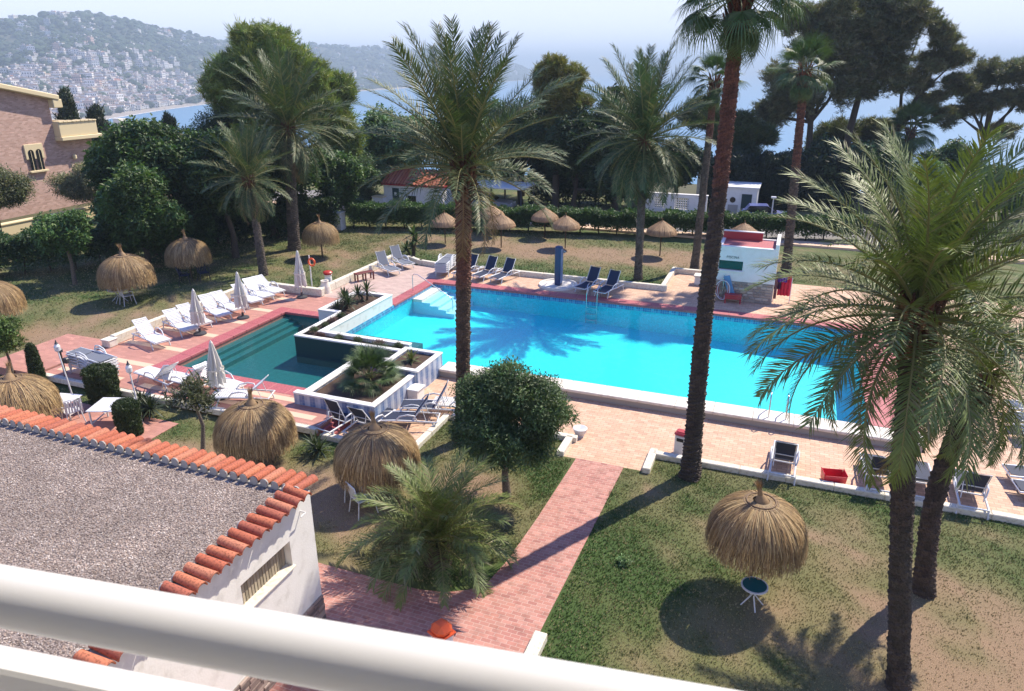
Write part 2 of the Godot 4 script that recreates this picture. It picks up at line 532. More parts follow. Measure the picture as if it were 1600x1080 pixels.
func on_lawn(x: float, z: float) -> bool:
	if x > -3.42 and z > -18.2 and z < -5.0:
		return x > -2.6 or z > -17.35
	if x > -12.2 and x < -4.8 and z < -11.1 and z > -18.2 and not (x < -9.2 and z < -15.7):
		return not (x > -5.6 and z > -11.9 - (x + 5.6) * 0.75) and not (x > -5.1 and z < -17.3)
	if x > -24.0 and x <= -12.2 and z > -15.6 and z < -10.9:
		return not (x < -16.9 and z > -15.0)
	if z < -33.95 and z > -44.0 and x > -28.0 and x < 14.0:
		return not (x > -5.3 and x < 4.7 and z > -37.5)
	if x < -24.1 and x > -38 and z < -15.9 and z > -40.0:
		return not (x > -26 and z > -19.3)
	if x > -24.1 and x < -20.3 and z < -27.3 and z > -35:
		return true
	return false

func build_grass() -> void:
	rng.seed = 501
	var g := Geo.new()
	for i in 7:      # a tuft of seven blades
		var a := rf(0, TAU)
		var b := V(cos(a), 0, sin(a)) * rf(0.0, 0.03)
		var l := rf(0.6, 1.0)
		var o := V(cos(a + rf(-1, 1)), 0, sin(a + rf(-1, 1))) * rf(0.3, 0.9) * l
		var w := V(-sin(a), 0, cos(a)) * 0.1
		g.tri(b - w, b + w, b + o + V(0, l, 0))
	var tuft := g.mesh()
	var T := []
	var C := []
	var zones := [[-3.45, 9.5, -18.3, -6.5, 120000, 0.05], [-12.3, -4.8, -18.4, -10.9, 56000, 0.05], [-24, -12.2, -15.8, -10.9, 24000, 0.055], [-28, 10, -44, -33.8, 50000, 0.08], [-38, -20, -40, -15.8, 50000, 0.08]]
	for zn in zones:
		for i in zn[4]:
			var x := rf(zn[0], zn[1])
			var z := rf(zn[2], zn[3])
			if not on_lawn(x, z):
				continue
			var d := dryness(x, z)
			if rng.randf() < d * 0.75 - 0.1:
				continue
			var s: float = zn[5] * rf(0.6, 1.25) * (1.0 - 0.35 * d)
			var c := lawn_color(x, z) * rf(0.6, 1.7)
			if rng.randf() < 0.18 + 0.4 * d:
				c = Color(0.46, 0.39, 0.22) * rf(0.7, 1.25)
			c.a = 1.0
			T.append(Transform3D(Basis(Vector3.UP, rf(0, TAU)).scaled(V(s, s * rf(0.7, 1.2), s)), V(x, gh(x, z) - 0.003, z)))
			C.append(c)
	var o := swarm("grass", tuft, M.blade, T, C, self)
	tag(o, "short mown grass blades growing over the lawns", "grass", "", "stuff")

# ---------------------------------------------------------------- the bay
func build_bay() -> void:
	var sea_y := -50.0
	var g := Geo.new()
	g.quad(V(-9000, sea_y, -100), V(9000, sea_y, -100), V(9000, sea_y, -13000), V(-9000, sea_y, -13000))
	struct(g, "sea", M.sea, "calm blue sea of the bay fading into haze", "sea")
	# coast and ridge of the far headland: [coast x, z], [ridge x, height, z]
	var K := [[-640, -300, -1560, 45, -800], [-712, -456, -1545, 70, -1037], [-727, -542, -1513, 97, -1154], [-792, -680, -1507, 118, -1289], [-880, -851, -1572, 101, -1543], [-983, -1092, -1654, 80, -1873], [-1082, -1706, -1653, 76, -2540], [-1147, -2325, -1569, 75, -3129], [-1209, -3151, -1482, 29, -3769], [-1271, -3673, -1415, -36, -4034]]
	var nk := 150
	var nt := 56
	var P := []
	fn.frequency = 0.004
	for i in nk + 1:
		var f := float(i) / nk * (K.size() - 1.001)
		var a: Array = K[int(f)]
		var b: Array = K[int(f) + 1]
		var u := f - int(f)
		u = lerpf(u, u * u * (3 - 2 * u), 0.6)
		var row := []
		for j in nt + 1:
			var t := -0.08 + 1.7 * j / nt
			var x := lerpf(lerpf(a[0], b[0], u), lerpf(a[2], b[2], u), t)
			var z := lerpf(lerpf(a[1], b[1], u), lerpf(a[4], b[4], u), t)
			var top := lerpf(a[3], b[3], u) - sea_y
			var h := 0.0
			if t < 0.0:
				h = t * 40.0
			elif t < 0.1:
				h = t * 30.0
			elif t < 1.0:
				var q := (t - 0.1) / 0.9
				h = 3.0 + (top - 3.0) * (0.55 * q + 0.45 * q * q * (3 - 2 * q))
			else:
				h = top - (t - 1.0) * 260.0
			var ro := clampf((t - 0.12) * 3.0, 0.0, 1.0) * clampf((1.08 - t) * 4.0, 0.25, 1.0)
			fn.frequency = 0.0035
			h += ro * 22.0 * fn.get_noise_2d(x, z)
			fn.frequency = 0.02
			h += ro * 5.0 * fn.get_noise_2d(x, z)
			row.append(V(x, sea_y + h, z))
		P.append(row)
	var hg := Geo.new()
	var sg := Geo.new()
	rng.seed = 61
	for i in nk:
		for j in nt:
			var t := -0.08 + 1.7 * j / nt
			fn.frequency = 0.01
			var mid: Vector3 = P[i][j]
			var q := fn.get_noise_2d(mid.x, mid.z) * 0.5 + 0.5
			hg.col = Color(0.035, 0.05, 0.022).lerp(Color(0.12, 0.11, 0.055), clampf(q * 1.6 - 0.5, 0, 1)) * rf(0.8, 1.2)
			hg.col.a = 1.0
			var use := sg if t < 0.05 else hg
			use.oquad(P[i][j], P[i + 1][j], P[i + 1][j + 1], P[i][j + 1], (P[i][j] + P[i + 1][j + 1]) / 2 - V(0, 30, 0))
	struct(hg, "hill", M.hill, "hazy scrub covered headland across the bay", "hill")
	struct(sg, "beach", M.sand, "narrow grey sand beach at the far shore", "beach")
	# surf
	var fg := Geo.new()
	for i in nk:
		var a: Vector3 = P[i][0].lerp(P[i][3], 0.93)
		var b: Vector3 = P[i + 1][0].lerp(P[i + 1][3], 0.93)
		var d: Vector3 = (P[i][0] - P[i][3]).normalized() * rf(7, 11)
		a.y = sea_y + 0.4
		b.y = sea_y + 0.4
		fg.oquad(a, b, b + V(d.x, 0, d.z), a + V(d.x, 0, d.z), a - V(0, 9, 0))
	struct(fg, "surf", M.foam, "white line of surf along the far beach", "surf")
	# woods and bushes on the slopes
	var bg := Geo.new()
	for k in 3:
		var cc := V(rf(-0.4, 0.4), 0.35 + 0.2 * k, rf(-0.4, 0.4))
		bg.lathe([Vector2(0.05, -0.6), Vector2(0.55, -0.3), Vector2(0.7, 0.1), Vector2(0.45, 0.45), Vector2(0.02, 0.6)], 6, cc)
	var bush := bg.mesh()
	var T := []
	var C := []
	for i in 9000:
		var k := rf(0, nk - 1)
		var t := rf(0.06, 1.02)
		if k < 75 and t < 0.5 and rng.randf() < 0.72:
			continue
		var p := hill_point(P, k, t, nt)
		var s := rf(3.0, 7.5) * (1.0 + k / nk * 0.9)
		T.append(Transform3D(Basis(Vector3.UP, rf(0, TAU)).scaled(V(s, s * rf(0.6, 1.0), s)), p))
		C.append(Color(0.028, 0.045, 0.02) * rf(0.7, 1.6))
	var w := swarm("hillside_woods", bush, M.bush, T, C, self)
	tag(w, "dark pine woods and scrub on the far hillside", "woods", "", "stuff")
	# the town: each house with windows and roof in one small mesh
	var kinds := []
	var looks := [["white", Color(0.80, 0.78, 0.75)], ["cream", Color(0.62, 0.52, 0.38)], ["pink", Color(0.55, 0.38, 0.32)], ["grey", Color(0.45, 0.44, 0.44)]]
	for L in looks:
		for shape in 3:
			kinds.append([house_mesh(L[1], shape), L[0], shape])
	var many := []
	var mcol := []
	var made := 0
	for i in 2600:
		var k := 0.0
		var t := 0.0
		var pick := rng.randf()
		if pick < 0.84:      # the dense town on the near slope
			k = rf(8, 86)
			t = 0.08 + absf(rng.randfn(0.0, 0.24))
			if t > 0.68 or (k > 68 and t > 0.26 + (86 - k) * 0.012):
				continue
		elif pick < 0.90:      # villas near the crest
			k = rf(20, 95)
			t = rf(0.72, 1.0)
		else:
			k = rf(70, 138)
			t = rf(0.10, 1.0)
		var p := hill_point(P, k, t, nt)
		var kind: Array = kinds[rng.randi() % kinds.size()]
		if rng.randf() < 0.5:
			kind = kinds[(rng.randi() % 2) * 2]
		var s := rf(0.62, 1.15) * (1.0 + maxf(k - 70, 0) / 110.0)
		var tr := Transform3D(Basis(Vector3.UP, rf(0, TAU)).scaled(V(s, s * rf(0.8, 1.35), s)), p - V(0, 1.2, 0))
		if made < 290:
			var o := part(kind[0], numbered("hillside_house"), M.painted, self, tr)
			tag(o, "small %s %s house far off in the hillside town" % [kind[1], ["flat roofed", "tile roofed", "tall block"][kind[2]]], "house", "%s %s houses of the hillside town" % [kind[1], ["flat roofed", "tile roofed", "block"][kind[2]]])
			made += 1
		else:
			many.append(tr)
			mcol.append(Color(0.9, 0.9, 0.9) * rf(0.75, 1.05))
	var ms := swarm("far_town", kinds[0][0], M.painted, many, mcol, self)
	tag(ms, "crowd of tiny far houses filling the hillside town", "town", "", "stuff")
func hill_point(P: Array, k: float, t: float, nt: int) -> Vector3:
	var j := (t + 0.08) / 1.7 * nt
	var a: Vector3 = P[int(k)][int(j)]
	var b: Vector3 = P[int(k) + 1][int(j)]
	var c: Vector3 = P[int(k)][int(j) + 1]
	return a + (b - a) * (k - int(k)) + (c - a) * (j - int(j))
func house_mesh(wall: Color, shape: int) -> ArrayMesh:
	var g := Geo.new()
	var s: Vector3 = [V(13, 7, 10), V(11, 6, 9), V(12, 13, 11)][shape]
	g.col = wall
	g.box(V(0, s.y / 2, 0), s)
	if shape == 1:
		g.col = Color(0.34, 0.14, 0.09)
		var a := [V(-6, 6, -5), V(6, 6, -5), V(6, 6, 5), V(-6, 6, 5)]
		var r0 := V(-3, 8.4, 0)
		var r1 := V(3, 8.4, 0)
		g.quad(a[3], a[2], r1, r0)
		g.quad(a[1], a[0], r0, r1)
		g.tri(a[0], a[3], r0)
		g.tri(a[2], a[1], r1)
	else:
		g.col = Color(0.42, 0.30, 0.24)
		g.box(V(0, s.y + 0.3, 0), V(s.x + 0.6, 0.6, s.z + 0.6))
		g.col = wall
		g.box(V(1.5, s.y + 1.4, 0), V(3, 1.7, 3))
	g.col = Color(0.04, 0.045, 0.05)
	for lev in int(s.y / 3.0):
		for i in 4:
			for sd in [-1, 1]:
				g.box(V(-s.x / 2 + s.x * (i + 0.5) / 4, 1.7 + lev * 3.0, sd * s.z / 2), V(1.3, 1.5, 0.3))
				g.box(V(sd * s.x / 2, 1.7 + lev * 3.0, -s.z / 2 + s.z * (i + 0.5) / 4), V(0.3, 1.5, 1.2))
	return g.mesh()

# ---------------------------------------------------------------- vegetation
var clumps := {}
func clump(kind: String) -> Mesh:
	if clumps.has(kind):
		return clumps[kind]
	rng.seed = 900 + clumps.size()
	var g := Geo.new()
	if kind == "needle":
		for i in 34:
			var d := V(rf(-1, 1), rf(-0.35, 1), rf(-1, 1)).normalized()
			var b := d * rf(0.05, 0.35) + V(rf(-0.3, 0.3), rf(-0.2, 0.2), rf(-0.3, 0.3))
			var w := d.cross(V(rf(-1, 1), rf(-1, 1), rf(-1, 1))).normalized() * 0.045
			g.col = Color(1, 1, 1) * rf(0.75, 1.25)
			g.tri(b - w, b + w, b + d * rf(0.45, 0.75))
	elif kind == "cypress":
		for i in 22:
			var d := V(rf(-0.6, 0.6), rf(0.5, 1), rf(-0.6, 0.6)).normalized()
			var b := V(rf(-0.4, 0.4), rf(-0.5, 0.3), rf(-0.4, 0.4))
			var w := d.cross(V(rf(-1, 1), 0, rf(-1, 1))).normalized() * 0.09
			g.col = Color(1, 1, 1) * rf(0.75, 1.25)
			g.tri(b - w, b + w, b + d * rf(0.4, 0.7))
	else:
		var leaf: Vector2 = {"broad": Vector2(0.48, 0.26), "fine": Vector2(0.34, 0.10), "oleander": Vector2(0.6, 0.1)}[kind]
		for i in {"broad": 13, "fine": 26, "oleander": 16}[kind]:
			var d := V(rf(-1, 1), rf(-0.6, 0.8), rf(-1, 1)).normalized()
			var b := V(rf(-1, 1), rf(-1, 1), rf(-1, 1)) * 0.42
			var l := leaf.x * rf(0.7, 1.2)
			var side := d.cross(V(rf(-0.5, 0.5), 1, rf(-0.5, 0.5))).normalized() * leaf.y * 0.5
			var up := side.cross(d).normalized() * leaf.y * 0.2
			g.col = Color(1, 1, 1) * rf(0.7, 1.3)
			var m := b + d * l * 0.45
			g.tri(b, m + side + up, b + d * l)
			g.tri(b, b + d * l, m - side + up)
	for i in g.c.size():
		g.c[i].a = 1.0
	clumps[kind] = g.mesh()
	return clumps[kind]
# lobes: [centre relative to the base, radii]
func crown_of(kind: String, lobes: Array, n: int, size: float, tone: Color, parent: Node, s: int, shell := 0.42, called := "crown") -> void:
	var cm := clump(kind)
	rng.seed = s
	var vol := []
	var sum := 0.0
	var subs := []      # every lobe is a bunch of smaller leafy boughs, each with its own tone
	for l in lobes:
		var r: Vector3 = l[1]
		for i in 8:
			var d := V(rng.randfn(), rng.randfn() * 0.9 + 0.25, rng.randfn()).normalized()
			subs.append([l[0] + d * r * rf(0.42, 0.74), r * rf(0.40, 0.64), rf(0.75, 1.3)])
	lobes = subs
	for l in lobes:
		var r: Vector3 = l[1]
		sum += pow(r.x * r.y * r.z, 0.72)
		vol.append(sum)
	var T := []
	var C := []
	for i in n:
		var pick := rng.randf() * sum
		var k := 0
		while vol[k] < pick:
			k += 1
		var d := V(rng.randfn(), rng.randfn(), rng.randfn()).normalized()
		if d.y < -0.35 and rng.randf() < 0.4:
			d.y = -d.y
		var f := pow(rng.randf(), shell)
		var r: Vector3 = lobes[k][1]
		var bumpy := 1.0 + 0.16 * sin(d.x * 7.0 + k) * sin(d.y * 6.0 + 2.0 * k) + 0.1 * sin(d.z * 11.0 + k)
		var p: Vector3 = lobes[k][0] + d * f * bumpy * r
		var sc := size * rf(0.65, 1.3)
		var b := Basis.from_euler(V(rf(-0.6, 0.6), rf(0, TAU), rf(-0.6, 0.6))).scaled(V(sc, sc, sc))
		T.append(Transform3D(b, p))
		var c: Color = tone * rf(0.95, 2.1) * lobes[k][2]
		c.r *= rf(0.85, 1.25)
		c.a = 1.0
		C.append(c)
	swarm(called, cm, M.plant, T, C, parent)
func trunk_of(base_r: float, path: Array, limbs: Array, col: Color, parent: Node) -> void:
	var g := Geo.new()
	g.col = col
	var rr := []
	for i in path.size():
		rr.append(base_r * lerpf(1.0, 0.55, float(i) / (path.size() - 1)) * (1.25 if i == 0 else 1.0))
	g.tube(path, rr, 10)
	for l in limbs:
		var a: Vector3 = path[mini(path.size() - 1, maxi(1, path.size() - 2))] if not l is Array else l[0]
		var b: Vector3 = l if not l is Array else l[1]
		var m := a.lerp(b, 0.5) + V(rf(-0.1, 0.1), -0.05, rf(-0.1, 0.1)) * a.distance_to(b)
		g.tube([a, m, b], [base_r * 0.5, base_r * 0.34, base_r * 0.12], 7)
	gpart(g, "trunk", M.bark, parent)
func tree(called: String, label: String, group: String, at: Vector3, kind: String, lobes: Array, n: int, size: float, tone: Color, r: float, s: int, bark := Color(0.10, 0.075, 0.055)) -> Node3D:
	var t := thing(called, label, "tree", at, 0, group)
	rng.seed = s
	var top := Vector3.ZERO
	var low := 1e9
	for l in lobes:
		top += l[0] / lobes.size()
		low = minf(low, l[0].y - l[1].y * 0.5)
	low = maxf(low, top.y * 0.35)
	var fork := V(top.x * 0.4, low, top.z * 0.4)
	var ls := []
	for l in lobes:
		ls.append([fork, l[0]])
	trunk_of(r, [V(0, -0.15, 0), fork * 0.5 + V(rf(-0.15, 0.15), 0, rf(-0.15, 0.15)), fork, top.lerp(fork, 0.3)], ls, bark, t)
	crown_of(kind, lobes, n, size, tone, t, s)
	return t
func hedge(called: String, label: String, a: Vector3, b: Vector3, h: float, w: float, n: int, kind: String, size: float, tone: Color, s: int, low := 0.25) -> void:
	var t := thing(called, label, "hedge", a.lerp(b, 0.5), 0)
	rng.seed = s
	var d := b - a
	var side := d.cross(Vector3.UP).normalized()
	var g := Geo.new()
	g.col = Color(0.09, 0.07, 0.05)
	var stems := int(d.length() / 1.1)
	for i in stems:
		var p := d * (float(i) / stems - 0.5) + side * rf(-0.15, 0.15)
		g.tube([p + V(0, -0.1, 0), p + V(rf(-0.15, 0.15), h * 0.4, rf(-0.1, 0.1)), p + V(rf(-0.3, 0.3), h * 0.8, rf(-0.2, 0.2))], [0.05, 0.04, 0.015], 5)
	gpart(g, "stems", M.bark, t)
	var T := []
	var C := []
	for i in n:
		var u := rf(-0.5, 0.5)
		var x := signf(rf(-1, 1)) * pow(rng.randf(), 0.4)
		var y := pow(rng.randf(), 0.6)
		if rng.randf() < 0.35:
			y = rf(0.93, 1.0)
			x = rf(-1, 1)
		fn.frequency = 0.5
		var p := d * u
		var wob := 1.0 + 0.16 * fn.get_noise_2d(p.x * 1.6 + s, p.z * 1.6)
		p += side * x * w * 0.5 * wob + V(0, (low + (1 - low) * y) * h * wob, 0)
		var sc := size * rf(0.65, 1.25)
		T.append(Transform3D(Basis.from_euler(V(rf(-0.6, 0.6), rf(0, TAU), rf(-0.6, 0.6))).scaled(V(sc, sc, sc)), p))
		var c := tone * rf(0.9, 1.9)
		c.a = 1.0
		C.append(c)
	swarm("foliage", clump(kind), M.plant, T, C, t)

var fronds := {}
func frond(key: String, bend: float, n: int, s: int, dead := false, leaf := Color(0.064, 0.098, 0.036)) -> Mesh:      # a feather leaf one metre long, along +x
	if fronds.has(key):
		return fronds[key]
	rng.seed = s
	var g := Geo.new()
	var seg := 12
	var pts := [Vector3.ZERO]
	var ups := []
	for i in seg + 1:
		var th := -deg_to_rad(bend) * pow(float(i) / seg, 1.35)
		ups.append(V(-sin(th), cos(th), 0))
		if i < seg:
			pts.append(pts[-1] + V(cos(th), sin(th), 0) / seg)
	var rr := []
	for i in seg + 1:
		rr.append(lerpf(0.011, 0.0018, float(i) / seg))
	g.col = Color(0.20, 0.19, 0.07) if not dead else Color(0.24, 0.15, 0.07)
	g.tube(pts, rr, 5)
	for i in n:
		var f := 0.13 + 0.86 * (i + rf(-0.3, 0.3)) / n
		var q := clampf(f, 0.0, 0.999) * seg
		var k := int(q)
		var p: Vector3 = pts[k].lerp(pts[k + 1], q - k)
		var t: Vector3 = (pts[k + 1] - pts[k]).normalized()
		var u: Vector3 = ups[k]
		for sd in [-1, 1]:
			var al := deg_to_rad(lerpf(70, 32, f) + rf(-9, 9))
			var be := deg_to_rad(lerpf(34, 12, f) + rf(-20, 20))
			var d := (t * cos(al) + V(0, 0, sd) * sin(al) * cos(be) + u * sin(al) * sin(be)).normalized()
			var l := (0.140 if not key.begins_with("young") else 0.150) * (0.55 + 0.75 * sin(PI * pow(f, 0.75))) * rf(0.85, 1.1)
			var tip := p + d * l - V(0, 1, 0) * l * rf(0.02, 0.22)
			var m := p + d * l * 0.4
			var w := d.cross(u).normalized() * 0.0044
			var fold := u * 0.003
			if dead:
				g.col = Color(0.22, 0.15, 0.08) * rf(0.7, 1.2)
			else:
				g.col = leaf * rf(0.75, 1.35)
				if rng.randf() < 0.12:
					g.col = Color(0.19, 0.18, 0.08)
			g.col.a = 1.0
			g.tri(p - w * 0.5, p + w * 0.5, m + w + fold)
			g.tri(p - w * 0.5, m + w + fold, m - w + fold)
			g.tri(m - w + fold, m + w + fold, tip)
	fronds[key] = g.mesh()
	return fronds[key]
func fan_leaf(key: String, droop: float, s: int) -> Mesh:      # a fan leaf on its stalk, along +x
	if fronds.has(key):
		return fronds[key]
	rng.seed = s
	var g := Geo.new()
	g.col = Color(0.16, 0.17, 0.06)
	var hub := V(1.0, 0.08, 0)
	g.tube([Vector3.ZERO, V(0.5, 0.07, 0), hub], [0.022, 0.016, 0.012], 5)
	var n := 38
	for i in n:
		var a0 := deg_to_rad(lerpf(-125, 125, float(i) / n))
		var a1 := deg_to_rad(lerpf(-125, 125, float(i + 1) / n))
		var am := (a0 + a1) / 2
		var l := 0.9 * (0.72 + 0.28 * cos(am * 0.7)) * rf(0.8, 1.08)
		var h := func(a: float, r: float) -> Vector3:
			return hub + V(cos(a) * r, -droop * r * r * 0.9 - 0.10 * absf(sin(a)) * r, sin(a) * r)
		g.col = Color(0.066, 0.11, 0.036) * rf(0.75, 1.3)
		g.col.a = 1.0
		var b0: Vector3 = h.call(a0, l * 0.4)
		var b1: Vector3 = h.call(a1, l * 0.4)
		var bm: Vector3 = h.call(am, l * 0.4) + V(0, 0.025, 0)
		g.tri(hub, bm, b0)
		g.tri(hub, b1, bm)
		var c0: Vector3 = h.call(lerpf(a0, am, 0.62), l * 0.72)
		var c1: Vector3 = h.call(lerpf(a1, am, 0.62), l * 0.72)
		g.quad(b0, b1, c1, c0)
		var tip: Vector3 = h.call(am, l) - V(0, rf(0.05, 0.25) * (0.4 + droop), 0)
		g.tri(c0, c1, tip)
	fronds[key] = g.mesh()
	return fronds[key]
func aim(yaw: float, el: float, roll: float, s: float) -> Basis:      # turns +x to that heading and elevation
	return (Basis(Vector3.UP, yaw) * Basis(V(0, 0, 1), el) * Basis(V(1, 0, 0), roll)).scaled(V(s, s, s))
func palm_trunk(path: Array, r0: float, r1: float, scale_h: float, rough: float, low: Color, high: Color, split: float, parent: Node, s: int, around := 9, flare := 1.3) -> void:
	rng.seed = s
	var g := Geo.new()
	var curve := Curve3D.new()
	for i in path.size():
		var a: Vector3 = path[maxi(i - 1, 0)]
		var b: Vector3 = path[mini(i + 1, path.size() - 1)]
		curve.add_point(path[i], -(b - a) / 6, (b - a) / 6)
	var L := curve.get_baked_length()
	var rows := int(L / scale_h)
	var sub := 4
	var k := around * 3
	var prev := []
	var pn := []
	for i in rows * sub + 1:
		var f := float(i) / (rows * sub)
		var p := curve.sample_baked(f * L)
		var r := lerpf(r0, r1, f) * (1.0 + (flare - 1.0) * exp(-f * L / 0.45))
		var ring := []
		var cols := []
		for j in k:
			var a := TAU * j / k
			var vv := f * rows + 4.0 * (j % k) / k      # leaf scars wind up the trunk in spirals
			var row := int(floor(vv))
			var ph := vv - row
			var uu := float(j) / 3.0 + 0.37 * row
			var u := fposmod(uu, 1.0)
			var scal := ph * (1.0 - absf(u - 0.5) * 1.2)
			var hsh := fposmod(sin(float(row * 37 + (int(floor(uu)) % around) * 91 + s)) * 43758.5, 1.0)
			fn.frequency = 1.1
			var lump := fn.get_noise_3d(p.x * 0.3 + cos(a), p.y, sin(a) + s)
			var rad := r * (1.0 + rough * (scal * (0.5 + 1.0 * hsh) - 0.3) + 0.09 * lump)
			ring.append(p + V(cos(a) * rad, 0, sin(a) * rad))
			var c := low.lerp(high, smoothstep(split - 0.04, split + 0.04, f + (hsh - 0.5) * 0.03)) * (0.65 + 0.7 * hsh)
			c.a = 1.0
			cols.append(c)
		if i > 0:
			for j in k:
				var l := (j + 1) % k
				g.col = cols[j]
				g.quad(prev[j], ring[j], ring[l], prev[l])
		prev = ring
	gpart(g, "trunk", M.bark, parent)
func date_palm(label: String, path: Array, r0: float, r1: float, n: int, L: float, s: int, low: Color, high: Color, split: float, boots := 0.8, dead := 4, droop := 1.0, lowest := -50.0, young := false) -> Node3D:
	var base: Vector3 = path[0]
	var rel := []
	for p in path:
		rel.append(p - base)
	rel[0] = rel[0] - V(0, 0.1, 0)
	var t := thing("date_palm", label, "palm", base, 0, "feather palms of the garden")
	palm_trunk(rel, r0, r1, 0.13, 0.22, low, high, split, t, s)
	rng.seed = s * 7 + 1
	var top: Vector3 = rel[-1]
	var g := Geo.new()      # cut leaf bases under the crown
	for i in int(60 * boots):
		var a := i * 2.4
		var y := -0.75 * boots + 0.95 * boots * i / (60 * boots)
		var d := V(cos(a), 0, sin(a))
		var p := top + V(0, y, 0) + d * r1 * 0.85
		g.col = Color(0.17, 0.075, 0.038) * rf(0.6, 1.4)
		g.col.a = 1.0
		g.tube([p, p + d * 0.10 + V(0, 0.12, 0), p + d * 0.17 + V(0, 0.33, 0)], [0.075, 0.05, 0.02], 5)
	gpart(g, "leaf_bases", M.bark, t)
	for i in n:
		var f := (i + 0.5) / n
		var el := lerpf(84, lowest, pow(f, 1.08)) + rf(-6, 6)
		var yaw := i * 2.39996 + rf(-0.2, 0.2)
		var v := clampi(int(f * 4.0 * droop), 0, 4)
		var fm := frond(("young%d" if young else "feather%d") % v, ([40, 58, 74, 88, 98] if young else [18, 34, 50, 66, 82])[v], 74 if young else 62, 300 + v, false, Color(0.125, 0.165, 0.042) if young else Color(0.064, 0.098, 0.036))
		var len := L * rf(0.88, 1.06) * lerpf(1.02 if young else 1.12, 0.9 if young else 0.84, smoothstep(0.2, 0.8, f))
		var d := V(cos(yaw), 0, -sin(yaw))
		part(fm, "frond", M.palm_leaf, t, Transform3D(aim(yaw, deg_to_rad(el), rf(-0.5, 0.5), len), top + d * 0.12 * (0.4 + f) + V(0, 0.25 - 0.4 * f, 0)))
	for i in dead:
		var yaw := rf(0, TAU)
		var fm := frond("dead", 70, 50, 330, true)
		part(fm, "dead_frond", M.palm_leaf, t, Transform3D(aim(yaw, deg_to_rad(rf(-75, -45)), rf(-0.5, 0.5), L * rf(0.6, 0.85)), top + V(cos(yaw), -1.2, -sin(yaw)) * 0.2))
	return t
func fan_palm(label: String, path: Array, r0: float, r1: float, n: int, L: float, s: int, low: Color, high: Color, split: float, rough := 0.3, dead := 6) -> Node3D:
	var base: Vector3 = path[0]
	var rel := []
	for p in path:
		rel.append(p - base)
	rel[0] = rel[0] - V(0, 0.1, 0)
	var t := thing("fan_palm", label, "palm", base, 0, "tall fan palms of the garden")
	palm_trunk(rel, r0, r1, 0.11, rough, low, high, split, t, s, 8, 1.35)
	rng.seed = s * 5 + 3
	var top: Vector3 = rel[-1]
	var g := Geo.new()
	for i in 40:
		var a := i * 2.4
		var d := V(cos(a), 0, sin(a))
		var p := top + V(0, -1.0 + 1.1 * i / 40.0, 0) + d * r1 * 0.85
		g.col = Color(0.20, 0.07, 0.035) * rf(0.6, 1.3)
		g.col.a = 1.0
		g.tube([p, p + d * 0.10 + V(0, 0.15, 0), p + d * 0.2 + V(0, 0.42, 0)], [0.06, 0.04, 0.015], 5)
	gpart(g, "leaf_bases", M.bark, t)
	for i in n:
		var f := (i + 0.5) / n
		var el := lerpf(84, -42, f) + rf(-9, 9)
		var yaw := i * 2.39996 + rf(-0.25, 0.25)
		var v := clampi(int(f * 3.0), 0, 2)
		part(fan_leaf("fan%d" % v, [0.12, 0.3, 0.55][v], 350 + v), "fan_leaf", M.palm_leaf, t, Transform3D(aim(yaw, deg_to_rad(el), rf(-0.4, 0.4), L * rf(0.85, 1.1)), top + V(cos(yaw), 0, -sin(yaw)) * 0.1))
	for i in dead:
		var yaw := rf(0, TAU)
		part(fan_leaf("fan3", 0.8, 353), "fan_leaf", M.palm_leaf, t, Transform3D(aim(yaw, deg_to_rad(rf(-80, -60)), rf(-0.4, 0.4), L * 0.8), top + V(cos(yaw), -1, -sin(yaw)) * 0.12))
	return t
func spiky(called: String, label: String, at: Vector3, heads: Array, n: int, L: float, tone: Color, s: int, w := 0.03) -> void:      # yucca and the like
	var t := thing(called, label, "plant", at, 0)
	rng.seed = s
	var g := Geo.new()
	g.col = Color(0.12, 0.09, 0.06)
	for h in heads:
		g.tube([V(h.x * 0.4, -0.1, h.z * 0.4), h * 0.6, h], [0.06, 0.05, 0.045], 7)
	gpart(g, "stem", M.bark, t)
	for h in heads:
		var l := Geo.new()
		for i in n:
			var el := lerpf(1.5, -0.5, float(i) / n)
			var yaw := i * 2.4
			var d := V(cos(yaw) * cos(el), sin(el), sin(yaw) * cos(el))
			var sd := d.cross(Vector3.UP).normalized() * w
			var len := L * rf(0.8, 1.1)
			var m: Vector3 = h + d * len * 0.5
			var tip: Vector3 = h + d * len - V(0, len * 0.12, 0)
			l.col = tone * rf(0.7, 1.35)
			l.col.a = 1.0
			l.quad(h - sd * 0.6, h + sd * 0.6, m + sd, m - sd)
			l.tri(m - sd, m + sd, tip)
		gpart(l, "leaf_rosette", M.plant, t)

